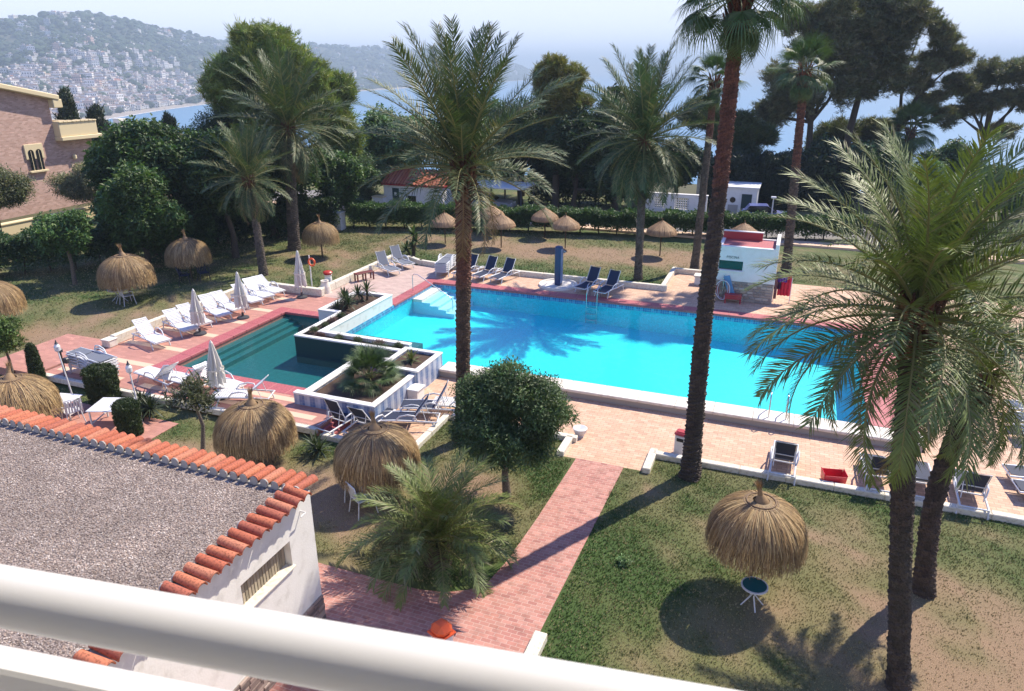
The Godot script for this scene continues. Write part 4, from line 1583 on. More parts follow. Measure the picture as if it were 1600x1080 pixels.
	g.quad(V(-20.2, 0.14, -21.2), V(-17.1, 0.14, -21.2), V(-17.1, 0.14, -24.6), V(-20.2, 0.14, -24.6))
	struct(g, "water", M.dark_water, "still water of the small children's pool", "water")
	for i in 10:
		var a := lerpf(-25.1, -17.5, i / 10.0)
		var b := lerpf(-25.1, -17.5, (i + 1) / 10.0)
		wall_box("border_tile", M.pink_tile, c, V(-20.75, 0.2, a + 0.003), V(-20.17, 0.307 + 0.001 * (i % 2), b - 0.003), 0.01)
	for i in 8:
		var a := lerpf(-20.16, -14.0, i / 8.0)
		var b := lerpf(-20.16, -14.0, (i + 1) / 8.0)
		wall_box("border_tile", M.pink_tile, c, V(a + 0.003, 0.2, -18.13), V(b - 0.003, 0.307 + 0.001 * (i % 2), -17.5), 0.01)
	for i in 3:
		var a := lerpf(-20.16, -18.06, i / 3.0)
		var b := lerpf(-20.16, -18.06, (i + 1) / 3.0)
		wall_box("border_tile", M.pink_tile, c, V(a + 0.003, 0.2, -25.1), V(b - 0.003, 0.307 + 0.001 * (i % 2), -24.57), 0.01)

func planter(label: String, walls: Array, soil: Array, top: float, low: float, face: Material) -> Node3D:      # walls: [x0, x1, z0, z1, cap width overhang]
	var t := thing("planter", label, "planter", Vector3.ZERO)
	for w in walls:
		wall_box("wall", face, t, V(w[0], w[4] if w.size() > 4 else low, w[2]), V(w[1], top - 0.06, w[3]))
		wall_box("cap", M.white, t, V(w[0] - 0.02, top - 0.06, w[2] - 0.02), V(w[1] + 0.02, top + 0.002 * (walls.find(w) % 3), w[3] + 0.02), 0.012)
	for s in soil:
		wall_box("soil_bed", M.soil, t, V(s[0], low, s[2]), V(s[1], top - 0.12, s[3]))
	return t

func _ready() -> void:
	# ---- camera
	var cam := Camera3D.new()
	cam.name = "camera"
	cam.position = V(0, 10.4, 0)
	cam.rotation = V(-atan(436.0 / 1125.0), deg_to_rad(21.0), 0)
	cam.near = 0.05
	cam.far = 16000.0
	cam.fov = rad_to_deg(2.0 * atan(540.0 / 1125.0))
	var lens := CameraAttributesPhysical.new()
	lens.frustum_focal_length = 25.0
	lens.exposure_aperture = 11.0
	lens.frustum_focus_distance = 22.0
	lens.frustum_near = 0.05
	lens.frustum_far = 16000.0
	cam.attributes = lens
	add_child(cam)
	cam.fov = rad_to_deg(2.0 * atan(540.0 / 1125.0))
	# ---- sky and air
	var env := Environment.new()
	env.background_mode = Environment.BG_SKY
	var sky := Sky.new()
	var sm := ProceduralSkyMaterial.new()
	sm.sky_top_color = Color(0.32, 0.46, 0.78)
	sm.sky_horizon_color = Color(0.93, 0.945, 0.985)
	sm.sky_curve = 0.2
	sm.ground_bottom_color = Color(0.30, 0.29, 0.27)
	sm.ground_horizon_color = Color(0.90, 0.92, 0.97)
	sm.sun_angle_max = 1.0
	sky.sky_material = sm
	env.sky = sky
	env.background_energy_multiplier = 1.0
	env.tonemap_mode = Environment.TONE_MAPPER_LINEAR
	env.tonemap_exposure = 1.65
	env.sdfgi_enabled = true
	env.ssao_enabled = true
	env.ssil_enabled = true
	env.fog_enabled = true
	env.fog_density = 0.00038
	env.fog_light_color = Color(0.84, 0.93, 1.0)
	var we := WorldEnvironment.new()
	we.name = "environment"
	we.environment = env
	add_child(we)
	# ---- sun: ahead and to the right, about fifty degrees up
	var sun := DirectionalLight3D.new()
	sun.name = "sun"
	sun.light_energy = 1.6
	sun.light_color = Color(1.0, 0.955, 0.88)
	sun.light_angular_distance = 0.53
	sun.shadow_enabled = true
	add_child(sun)
	sun.look_at_from_position(Vector3.ZERO, V(-0.32, -0.766, 0.557))
	fn.noise_type = FastNoiseLite.TYPE_SIMPLEX
	fn.seed = 9
	fn.fractal_octaves = 3
	make_materials()
	build_ground()
	build_bay()
	paving()
	pools()
	planters()
	gravel_house()
	balcony()
	background()
	garden_trees()
	palms()
	furniture()
	small_things()
	build_grass()

func paving() -> void:
	struct(sheet(R(-23.9, -20.2, -27.1, -15.9), 0.3, 0.6), "terrace", M.terrace, "pink brick terrace along the white sun loungers", "terrace")
	struct(sheet(R(-20.2, -12.3, -17.9, -15.9), 0.3, 0.6), "terrace", M.terrace, "pink brick terrace in front of the children's pool", "terrace")
	struct(sheet(R(-20.2, -16.4, -27.1, -24.8), 0.3, 0.6), "terrace", M.terrace, "pink brick terrace behind the children's pool", "terrace")
	struct(sheet(R(-13.5, -12.3, -21.75, -17.9), 0.3, 0.6), "terrace", M.terrace, "strip of terrace under the tiled planters", "terrace")
	struct(sheet(R(-20.1, -16.4, -33.8, -27.1), 0.3, 0.6), "terrace", M.pale_terrace, "pale brick terrace at the end of the large pool", "terrace")
	struct(sheet(R(-16.4, -5.2, -33.8, -31.35), 0.3, 0.6), "terrace", M.deck, "peach paved deck behind the large pool", "terrace")
	struct(sheet(R(-5.2, 4.57, -37.3, -31.35), 0.3, 0.6), "terrace", M.deck, "peach paved deck round the white kiosk", "terrace")
	struct(sheet(R(-12.3, 4.6, -21.28, -18.3), 0.0, 0.3), "terrace", M.deck, "peach paved deck in front of the large pool", "terrace")
	struct(sheet(R(-12.3, -9.3, -18.3, -15.9), 0.0, 0.3), "terrace", M.deck, "peach paved corner of deck below the terrace steps", "terrace")
	struct(sheet(R(-5.2, -2.75, -18.3, -17.4), 0.0, 0.3), "terrace", M.deck, "paved threshold where the brick path meets the deck", "terrace")
	var g := Geo.new()
	g.quad(V(4.6, 0, -18.3), V(14, 0, -18.3), V(14, 0, -21.3), V(4.6, 0, -21.3))
	g.quad(V(4.6, 0, -21.3), V(14, 0, -21.3), V(14, 0.3, -31), V(4.6, 0.3, -31))
	g.quad(V(4.6, 0.3, -31), V(14, 0.3, -31), V(14, 0.3, -37.3), V(4.6, 0.3, -37.3))
	struct(g, "terrace", M.deck, "peach paved deck at the deep end with blue loungers", "terrace")
	for z in [-26.3, -24.6, -22.9, -21.2, -19.5, -17.9, -16.6]:
		struct(sheet(R(-23.7, -20.8, z, z + 0.32), 0.304, 0.02), "paving_band", M.beige_band, "pale band of paving crossing the pink terrace", "paving")
	for z in [-17.35, -16.5]:
		struct(sheet(R(-19.8, -12.8, z, z + 0.28), 0.304, 0.02), "paving_band", M.beige_band, "pale band of paving before the children's pool", "paving")
	struct(sheet(R(-26.6, -24.05, -19.1, -15.7), 0.31, 0.5), "patio", M.terrace, "small pink brick patio at the corner of the lawn", "patio")
	struct(sheet(R(-23.5, -16.9, -15.0, -10.6), 0.02, 0.1), "patio", M.terrace, "small pink brick patio with white tables", "patio")
	var path := PackedVector2Array([Vector2(-4.72, -17.4), Vector2(-4.8, -14.2), Vector2(-4.9, -12.4), Vector2(-5.02, -11.6), Vector2(-5.3, -11.25), Vector2(-5.75, -11.0), Vector2(-6.3, -10.88), Vector2(-7.2, -10.86), Vector2(-12, -10.86), Vector2(-12, -9.0), Vector2(-8, -9.0), Vector2(-8, -0.6), Vector2(-3.5, -0.6), Vector2(-3.5, -10.4), Vector2(-3.35, -17.4)])
	g = Geo.new()
	g.prism(path, -0.1, 0.02)
	struct(g, "path", M.path, "red brick garden path widening into a forecourt", "path")
	# steps from the terrace down to the deck
	for i in 2:
		wall_step(V(-12.3, 0, -16.95), V(-11.9 - 0.3 * i, 0.105 + 0.1 * i, -15.95))
	kerb([[-25.2, -15.85], [-12.35, -15.85]], 0.22, 0.2, 0.22, "low pale kerb along the front of the pink terrace")
	kerb([[-12.2, -15.85], [-9.25, -15.85], [-9.25, -18.38]], 0.08, 0.2, 0.2, "low pale kerb round the corner of the deck")
	kerb([[-9.1, -18.38], [-5.2, -18.38], [-5.2, -17.35]], 0.08, 0.2, 0.22, "low white kerb left of the brick path")
	kerb([[-2.72, -17.3], [-2.72, -18.3], [14.0, -18.3]], 0.08, 0.2, 0.22, "long low white kerb between deck and front lawn")
	kerb([[-23.9, -18.9], [-23.9, -27.15], [-20.2, -27.15], [-20.2, -34.6]], 0.42, 0.36, 0.25, "low white wall along the white loungers")
	kerb([[-20.15, -34.6], [-19.3, -34.5], [-18.5, -34.05], [-17.4, -33.85], [-5.2, -33.85], [-5.2, -37.3], [-2.6, -37.3]], 0.40, 0.28, 0.22, "low white kerb between back lawn and deck")
	kerb([[-3.42, -10.5], [-3.42, -9.6]], 0.06, 0.24, 0.26, "short white kerb end beside the path")
	# road behind the hedge
	struct(sheet(R(-60, 40, -53.2, -47.0), 0.33, 0.2), "road", M.asphalt, "grey street behind the garden hedge", "road")
	struct(sheet(R(-60, 40, -47.0, -45.9), 0.43, 0.3), "pavement", M.beige_band, "pale pavement along the street", "pavement")
func wall_step(a: Vector3, b: Vector3) -> void:
	var g := Geo.new()
	g.box((a + b) / 2, (b - a).abs(), 0.012)
	struct(g, "step", M.pink_tile, "red brick step from the terrace to the deck", "step")

func planters() -> void:
	var A := planter("white raised bed along the shallow end holding spiky yuccas", [[-16.45, -16.2, -27.1, -24.1], [-18.05, -16.45, -27.1, -26.9], [-18.05, -17.85, -26.9, -24.1], [-17.85, -17.05, -24.3, -24.1], [-16.45, -16.2, -24.1, -22.0, 0.255], [-16.45, -12.45, -22.0, -21.8, 0.225]], [[-17.85, -16.45, -26.9, -24.3]], 0.82, 0.255, M.stucco)
	A.name = "planter"
	planter("narrow raised bed of low plants between the two pools", [[-17.1, -16.95, -24.1, -21.2], [-16.95, -12.45, -21.35, -21.2]], [[-16.95, -16.45, -24.08, -21.35], [-16.45, -12.45, -21.8, -21.35]], 0.80, -0.5, M.dark_teal)
	planter("square blue tiled planter with a small aloe at the pool edge", [[-12.45, -10.95, -21.52, -21.36], [-12.45, -10.95, -19.8, -19.64], [-12.45, -12.29, -21.36, -19.8], [-11.11, -10.95, -21.36, -19.8]], [[-12.29, -11.11, -21.36, -19.8]], 0.84, -0.02, M.blue_tile)
	planter("large blue tiled planter with a bushy fan palm", [[-14.0, -11.05, -17.2, -17.0], [-13.75, -13.5, -20.6, -17.2], [-13.5, -12.45, -20.6, -20.42], [-11.23, -11.05, -19.64, -17.2]], [[-13.5, -11.23, -19.62, -17.2]], 0.72, -0.02, M.blue_tile)
	var t := thing("service_box", "small white service box against the blue tiled planter", "box", V(-10.85, 0, -19.3))
	wall_box("body", M.white, t, V(-0.2, 0, -0.25), V(0.18, 0.38, 0.25), 0.01)
	wall_box("lid", M.white, t, V(-0.22, 0.38, -0.28), V(0.22, 0.43, 0.28), 0.012)

func balcony() -> void:
	var t := thing("balcony_railing", "white tubular balcony railing crossing the bottom of the view", "railing", V(-0.327, 9.9, -0.458) - 0.03 * V(-0.242, 0.736, -0.632), 8.26)
	var g := Geo.new()
	g.tube([V(-2.2, 0, 0), V(-0.8, 0, 0), V(0.6, 0, 0), V(2.2, 0, 0)], [0.0305, 0.0305, 0.0305, 0.0305], 28)
	gpart(g, "top_rail", M.rail_paint, t)
	g = Geo.new()
	g.box(V(0, -0.113, -0.005), V(4.4, 0.034, 0.036), 0.004)
	gpart(g, "lower_rail", M.rail_paint, t)
	for x in [-2.1, 1.9]:
		wall_box("post", M.rail_paint, t, V(x - 0.02, -1.0, -0.02), V(x + 0.02, -0.02, 0.02), 0.004)
	var h := thing("hotel_balcony", "white balcony floor and facade below the railing", "building", V(-0.33, 8.9, -0.44), 8.26)
	wall_box("floor", M.stucco, h, V(-6, -0.25, -0.08), V(6, 0.0, 1.6))
	wall_box("facade", M.stucco, h, V(-6, -8.9, 0.2), V(6, -0.25, 0.5))
	wall_box("facade", M.stucco, h, V(-6, 0.0, 1.6), V(6, 2.7, 1.9))
	wall_box("ceiling", M.stucco, h, V(-6, 2.7, -0.15), V(6, 2.9, 1.9))
	wall_box("floor_tile", M.mortar, h, V(-5.9, 0.0, 0.0), V(5.9, 0.02, 1.6))

func palms() -> void:
	var brown := Color(0.115, 0.075, 0.05)
	var red := Color(0.165, 0.07, 0.046)
	var grey := Color(0.13, 0.105, 0.085)
	date_palm("tall date palm in the middle with a reddish upper trunk", [V(-8.17, 0, -17.14), V(-8.05, 4, -17.2), V(-7.95, 8.0, -17.22)], 0.195, 0.205, 58, 3.15, 21, brown, red, 0.62, 1.15, 3, 0.85, -14)
	date_palm("full round date palm on the back lawn behind blue loungers", [V(-6.68, 0.3, -35.28), V(-6.75, 4, -35.25), V(-6.79, 7.1, -35.24)], 0.19, 0.185, 84, 3.7, 22, grey, grey, 0.9, 0.8, 6, 1.1, -72)
	date_palm("large date palm filling the right side of the view", [V(2.97, 0, -11.67), V(2.2, 4.6, -11.38), V(1.94, 7.05, -11.27)], 0.175, 0.165, 60, 2.75, 23, Color(0.075, 0.058, 0.045), Color(0.07, 0.05, 0.04), 0.5, 0.9, 5, 1.0, -40, true)
	date_palm("shorter leaning date palm beside the large right palm", [V(3.75, 0, -14.68), V(3.49, 2.3, -14.58), V(3.72, 4.85, -14.67)], 0.19, 0.165, 50, 1.9, 24, Color(0.085, 0.06, 0.045), Color(0.07, 0.05, 0.04), 0.5, 0.7, 4, 1.1, -52, true)
	date_palm("small drooping palm with bare trunk near the left trees", [V(-25.0, 0.3, -29.15), V(-25.05, 3, -29.13), V(-25.14, 5.1, -29.1)], 0.21, 0.17, 56, 2.5, 25, grey, grey, 0.9, 0.6, 4, 1.2, -70)
	date_palm("tall date palm before the umbrella pine", [V(-27.0, 0.3, -34.39), V(-26.8, 4, -34.45), V(-26.62, 7.2, -34.53)], 0.33, 0.27, 76, 3.9, 26, grey, grey, 0.9, 0.8, 6, 1.1, -60)
	date_palm("feather palm whose fronds enter from the left edge", [V(-44.9, 0.3, -27.6), V(-44.9, 3.5, -27.6), V(-44.85, 6.6, -27.6)], 0.24, 0.22, 50, 2.8, 27, grey, grey, 0.9, 0.6, 2, 1.1, -60)
	fan_palm("very tall fan palm with a red brown upper trunk", [V(-1.56, 0, -17.57), V(-1.61, 4.5, -17.55), V(-1.56, 7.8, -17.57), V(-1.55, 11.8, -17.57)], 0.235, 0.145, 42, 0.88, 31, Color(0.085, 0.065, 0.05), red, 0.66, 0.30, 5)
	fan_palm("slim fan palm on the back lawn left of the kiosk", [V(-4.3, 0.3, -38.46), V(-4.22, 5, -38.5), V(-4.17, 9.7, -38.5)], 0.20, 0.16, 26, 0.85, 32, grey, red, 0.72, 0.2, 3)
	fan_palm("fan palm with shaggy trunk behind the kiosk", [V(0.3, 0.3, -39.53), V(0.1, 5, -39.45), V(-0.12, 10.2, -39.37)], 0.22, 0.18, 28, 0.95, 33, grey, red, 0.55, 0.35, 4)
	fan_palm("small fan palm far behind the right pines", [V(8.3, -1.2, -68.0), V(8.35, 2, -68), V(8.4, 5.6, -68.1)], 0.34, 0.3, 30, 1.4, 34, grey, grey, 0.9, 0.3, 10)
	# low young palm on the island of lawn
	var t := thing("low_palm", "low bushy date palm arching over the forecourt lawn", "palm", V(-6.31, 0, -11.83))
	palm_trunk([V(0, -0.1, 0), V(0, 0.25, 0), V(0.02, 0.55, 0)], 0.24, 0.2, 0.1, 0.35, Color(0.1, 0.07, 0.05), Color(0.1, 0.07, 0.05), 0.5, t, 41)
	rng.seed = 88
	for i in 44:
		var f := (i + 0.5) / 44.0
		var yaw := i * 2.39996 + rf(-0.15, 0.15)
		var v := clampi(int(1 + f * 3.6), 1, 4)
		part(frond("young%d" % v, 40, 62, 300 + v), "frond", M.palm_leaf, t, Transform3D(aim(yaw, deg_to_rad(lerpf(84, 6, f) + rf(-5, 5)), rf(-0.5, 0.5), 2.25 * rf(0.85, 1.08)), V(0, 0.6, 0)))
	# bushy fan palm in the tiled planter
	t = thing("dwarf_fan_palm", "bushy dwarf fan palm growing in the blue tiled planter", "palm", V(-12.15, 0.6, -18.6))
	palm_trunk([V(0, -0.1, 0), V(0, 0.1, 0), V(0, 0.25, 0)], 0.16, 0.12, 0.08, 0.3, Color(0.1, 0.07, 0.05), Color(0.1, 0.07, 0.05), 0.5, t, 42)
	for i in 34:
		var f := (i + 0.5) / 34.0
		part(fan_leaf("fan%d" % (i % 2), 0.2, 350 + i % 2), "fan_leaf", M.palm_leaf, t, Transform3D(aim(i * 2.4 + rf(-0.2, 0.2), deg_to_rad(lerpf(85, -12, f)), rf(-0.4, 0.4), 0.66 * rf(0.85, 1.1)), V(0, 0.25, 0)))

func garden_trees() -> void:
	var dark := Color(0.036, 0.068, 0.020)
	var green := Color(0.052, 0.098, 0.025)
	var pine := Color(0.075, 0.092, 0.022)
	# ficus on the island
	tree("ficus_tree", "round leafy ficus on a slim pale trunk by the path", "", V(-5.85, 0, -14.92), "fine", [[V(0.05, 2.25, -0.05), V(1.35, 1.05, 1.3)], [V(-0.5, 2.75, 0.1), V(0.85, 0.7, 0.85)], [V(0.6, 2.6, -0.2), V(0.85, 0.75, 0.85)], [V(0.0, 3.1, 0), V(0.75, 0.55, 0.75)], [V(0.9, 1.7, 0), V(0.6, 0.6, 0.7)], [V(-0.9, 1.7, 0.1), V(0.6, 0.65, 0.7)]], 3900, 0.30, Color(0.052, 0.09, 0.032), 0.1, 201, Color(0.22, 0.18, 0.14))
	# left garden trees
	tree("leafy_tree", "large dense green tree behind the left thatched parasols", "", V(-33.6, 0.3, -30.6), "broad", [[V(-0.6, 5.4, -0.8), V(2.6, 2.3, 2.4)], [V(1.6, 4.7, 0.2), V(2.0, 1.9, 2.0)], [V(-2.2, 4.2, 0.2), V(1.8, 1.8, 1.8)], [V(2.9, 5.2, -2.0), V(1.7, 1.6, 1.7)]], 5200, 0.55, dark, 0.22, 202)
	tree("leafy_tree", "broad dark green tree leaning over the round parasols", "", V(-31.6, 0.3, -27.9), "broad", [[V(0.2, 3.4, 0), V(2.0, 1.7, 1.9)], [V(-1.7, 2.9, -0.1), V(1.4, 1.2, 1.4)], [V(1.8, 2.4, 0.1), V(1.5, 1.4, 1.4)], [V(0.4, 2.0, 0.4), V(1.6, 1.0, 1.2)]], 4600, 0.46, green, 0.16, 203)
	tree("leafy_tree", "small bright green tree with a bare pale trunk left", "", V(-32.65, 0.3, -24.4), "broad", [[V(0.1, 2.7, 0), V(1.35, 0.85, 1.2)], [V(-0.9, 2.4, -0.1), V(0.8, 0.6, 0.8)], [V(0.9, 2.3, 0), V(0.9, 0.55, 0.8)]], 1900, 0.36, green * 1.15, 0.10, 204, Color(0.22, 0.18, 0.14))
	tree("leafy_tree", "dark tree behind the drooping small palm", "", V(-30.0, 0.3, -36.5), "broad", [[V(0, 4.0, 0), V(2.6, 2.6, 2.4)], [V(-2.2, 3.2, 0), V(2.0, 2.2, 2.0)]], 3200, 0.6, dark * 0.8, 0.2, 205)
	tree("leafy_tree", "bushy green tree right of the tall left palm", "", V(-28.6, 0.3, -41.2), "broad", [[V(0.3, 2.6, 0), V(1.9, 1.8, 1.7)], [V(-1.4, 3.6, -0.4), V(1.5, 1.3, 1.5)], [V(1.8, 3.4, -0.5), V(1.2, 1.1, 1.2)]], 2800, 0.5, green * 0.95, 0.15, 206)
	tree("leafy_tree", "dark shady tree between the two left palms", "", V(-28.9, 0.3, -31.6), "broad", [[V(-0.6, 4.6, 0), V(2.0, 1.9, 1.9)], [V(1.0, 3.8, 0.2), V(1.7, 1.6, 1.6)], [V(-1.9, 3.4, 0.3), V(1.6, 1.5, 1.5)]], 3200, 0.5, dark * 0.95, 0.18, 211)
	tree("olive_tree", "grey green olive shrub before the brick villa", "", V(-45.5, 0.3, -36.8), "fine", [[V(0, 2.7, 0), V(2.1, 1.5, 2.0)], [V(1.6, 2.2, -0.4), V(1.4, 1.2, 1.4)]], 2600, 0.5, Color(0.13, 0.135, 0.075), 0.15, 207)
	tree("olive_tree", "grey green olive shrub at the left edge", "", V(-41.0, 0.3, -27.2), "fine", [[V(0, 3.6, 0), V(1.6, 1.3, 1.6)], [V(-1.5, 3.2, 0), V(1.4, 1.2, 1.4)]], 2200, 0.5, Color(0.11, 0.12, 0.06), 0.15, 208)
	tree("round_tree", "small round clipped tree at the left patio edge", "", V(-25.0, 0.0, -15.6), "broad", [[V(0, 1.75, 0), V(0.78, 0.72, 0.78)], [V(-0.3, 1.6, 0.1), V(0.6, 0.5, 0.6)]], 1300, 0.2, Color(0.07, 0.115, 0.025), 0.05, 209, Color(0.2, 0.15, 0.11))
	tree("frangipani", "small sparse tree with grey trunk on the dry lawn", "", V(-14.97, 0, -13.92), "oleander", [[V(-0.25, 1.65, 0), V(0.4, 0.22, 0.4)], [V(0.35, 1.75, 0.1), V(0.4, 0.2, 0.4)], [V(0.0, 1.95, -0.2), V(0.35, 0.2, 0.35)]], 80, 0.42, Color(0.05, 0.06, 0.028), 0.06, 210, Color(0.2, 0.17, 0.15))
	# cypresses
	for c in [["tall dark cypress beside the brick villa", V(-58.6, 0, -46.7), 8.8, 1.15, 221], ["dark cypress with a bent top beside the villa balcony", V(-58.0, 0, -48.6), 7.4, 1.2, 222], ["small dark cypress above the left trees", V(-50.7, 0, -49.7), 6.6, 0.7, 223]]:
		var t := tree("cypress", c[0], "cypresses by the villa", c[1], "cypress", [[V(0, c[2] * 0.28, 0), V(c[3], c[2] * 0.26, c[3])], [V(0.1, c[2] * 0.55, 0), V(c[3] * 0.85, c[2] * 0.25, c[3] * 0.85)], [V(0.1, c[2] * 0.8, 0), V(c[3] * 0.45, c[2] * 0.2, c[3] * 0.45)]], 1900, 0.6, Color(0.018, 0.03, 0.016), 0.15, c[4])
	# clipped cypress by the patio
	for c in [["slim clipped cypress column by the stacked loungers", V(-23.6, 0.0, -15.5), 1.55, 0.24, 231], ["wide clipped cypress drum beside the stacked loungers", V(-20.35, 0.0, -15.35), 1.3, 0.52, 232], ["small clipped cypress column next to the white table", V(-17.68, 0.0, -13.92), 1.15, 0.36, 233]]:
		var t := thing("clipped_cypress", c[0], "shrub", c[1], 0, "clipped cypresses by the patio")
		trunk_of(0.05, [V(0, -0.05, 0), V(0, c[2] * 0.4, 0), V(0, c[2] * 0.8, 0)], [], Color(0.1, 0.07, 0.05), t)
		rng.seed = c[4]
		var T := []
		var C := []
		for i in 1500:
			var a := rf(0, TAU)
			var y := rf(0.03, 1.0)
			var r: float = c[3] * pow(rng.randf(), 0.25) * (1.0 if y < 0.85 else sqrt(maxf(0.05, 1.0 - pow((y - 0.85) / 0.16, 2)))) * (0.85 + 0.15 * y)
			if c[4] == 231:
				r *= 1.0 - 0.55 * y * y
			T.append(Transform3D(Basis.from_euler(V(rf(-0.4, 0.4), rf(0, TAU), rf(-0.4, 0.4))).scaled(V(1, 1, 1) * rf(0.09, 0.14)), V(cos(a) * r, y * c[2], sin(a) * r)))
			C.append(Color(0.035, 0.058, 0.016) * rf(0.7, 1.4))
		swarm("foliage", clump("cypress"), M.plant, T, C, t)
	# yuccas and shrubs
	spiky("yucca", "tall spiky yucca in the raised bed by the shallow end", V(-17.3, 0.7, -25.0), [V(0, 0.45, 0), V(0.3, 0.3, 0.2), V(-0.2, 0.25, -0.3)], 44, 0.62, Color(0.045, 0.065, 0.03), 241)
	spiky("yucca", "second spiky yucca behind in the raised bed", V(-17.0, 0.7, -26.3), [V(0, 0.45, 0), V(-0.35, 0.3, 0.2)], 44, 0.6, Color(0.05, 0.07, 0.03), 242)
	spiky("agave", "small yellow green aloe in the square planter", V(-11.7, 0.70, -20.6), [V(0, 0.08, 0)], 30, 0.5, Color(0.12, 0.14, 0.05), 243, 0.04)
	spiky("agave", "low dark aloe at the front of the raised bed", V(-17.45, 0.7, -24.65), [V(0, 0.1, 0)], 26, 0.4, Color(0.05, 0.07, 0.03), 244)
	spiky("yucca", "small spiky plant on the green patch beside the navy lounger", V(-11.8, 0, -15.0), [V(0, 0.25, 0), V(0.2, 0.2, 0.1)], 34, 0.55, Color(0.05, 0.07, 0.035), 245)
	spiky("strelitzia", "leafy bird of paradise by the far corner of the pool", V(-19.7, 0.3, -35.5), [V(0, 0.5, 0), V(0.3, 0.9, 0.1), V(-0.35, 0.35, 0.1), V(0.1, 1.25, 0)], 16, 0.75, Color(0.05, 0.085, 0.025), 246, 0.08)
	spiky("cycad", "dark spiky shrub beside the low white kerb", V(-18.3, 0, -15.1), [V(0, 0.3, 0), V(0.35, 0.35, 0.1), V(-0.3, 0.3, -0.1)], 60, 0.62, Color(0.035, 0.05, 0.025), 247)
	rng.seed = 250
	for i in 9:
		var p := V(-16.7, 0.68, -23.8 + 0.6 * i) if i < 4 else V(-16.2 + 0.85 * (i - 4), 0.68, -21.58)
		var t := thing("bedding_plant", "low leafy plant in the narrow bed between the pools", "plant", p, 0, "bedding plants between the pools")
		trunk_of(0.01, [V(0, -0.02, 0), V(0, 0.05, 0), V(0, 0.1, 0)], [], Color(0.1, 0.07, 0.05), t)
		crown_of("fine", [[V(0, 0.12, 0), V(0.2, 0.13, 0.2)]], 60, 0.14, [Color(0.06, 0.08, 0.035), Color(0.10, 0.06, 0.06), Color(0.05, 0.07, 0.03)][i % 3], t, 251 + i, 0.6, "foliage")
	# weeds and tufts on the lawns
	var w := thing("weed", "leafy weed standing alone on the front lawn", "plant", V(-2.39, 0, -13.3))
	trunk_of(0.01, [V(0, -0.02, 0), V(0, 0.04, 0), V(0, 0.08, 0)], [], Color(0.1, 0.1, 0.05), w)
	crown_of("broad", [[V(0, 0.06, 0), V(0.15, 0.06, 0.12)]], 30, 0.13, Color(0.08, 0.14, 0.05), w, 262, 0.6, "foliage")
	# garden hedges
	hedge("oleander_hedge", "loose leafy hedge along the left garden boundary", V(-40, 0.2, -21.5), V(-30.2, 0.3, -31.5), 2.0, 1.6, 4200, "broad", 0.38, dark * 1.15, 271)
	hedge("clipped_hedge", "clipped green hedge before the small white house", V(-27.2, 0.3, -41.0), V(-20.5, 0.3, -43.0), 1.5, 1.4, 3600, "broad", 0.34, green, 272, 0.25)
	hedge("clipped_hedge", "long clipped hedge behind the straw parasols", V(-20.3, 0.3, -43.1), V(-9.0, 0.3, -45.4), 1.4, 1.4, 4600, "broad", 0.34, green * 0.85, 273, 0.3)
	hedge("clipped_hedge", "clipped hedge behind the kiosk and fan palms", V(-8.8, 0.3, -45.4), V(4.5, 0.3, -48.6), 1.38, 1.4, 4600, "broad", 0.34, green * 0.9, 274, 0.32)
	hedge("clipped_hedge", "dusty low hedge at the far right street side", V(4.8, 0.3, -47.5), V(16, 0.3, -49.5), 1.5, 1.4, 2600, "fine", 0.4, Color(0.09, 0.10, 0.055), 275, 0.2)
	hedge("dark_hedge", "dark hedge at the back of the left lawn", V(-33.0, 0.3, -33.0), V(-27.6, 0.3, -39.6), 2.1, 1.5, 2800, "broad", 0.4, dark * 0.75, 276, 0.05)

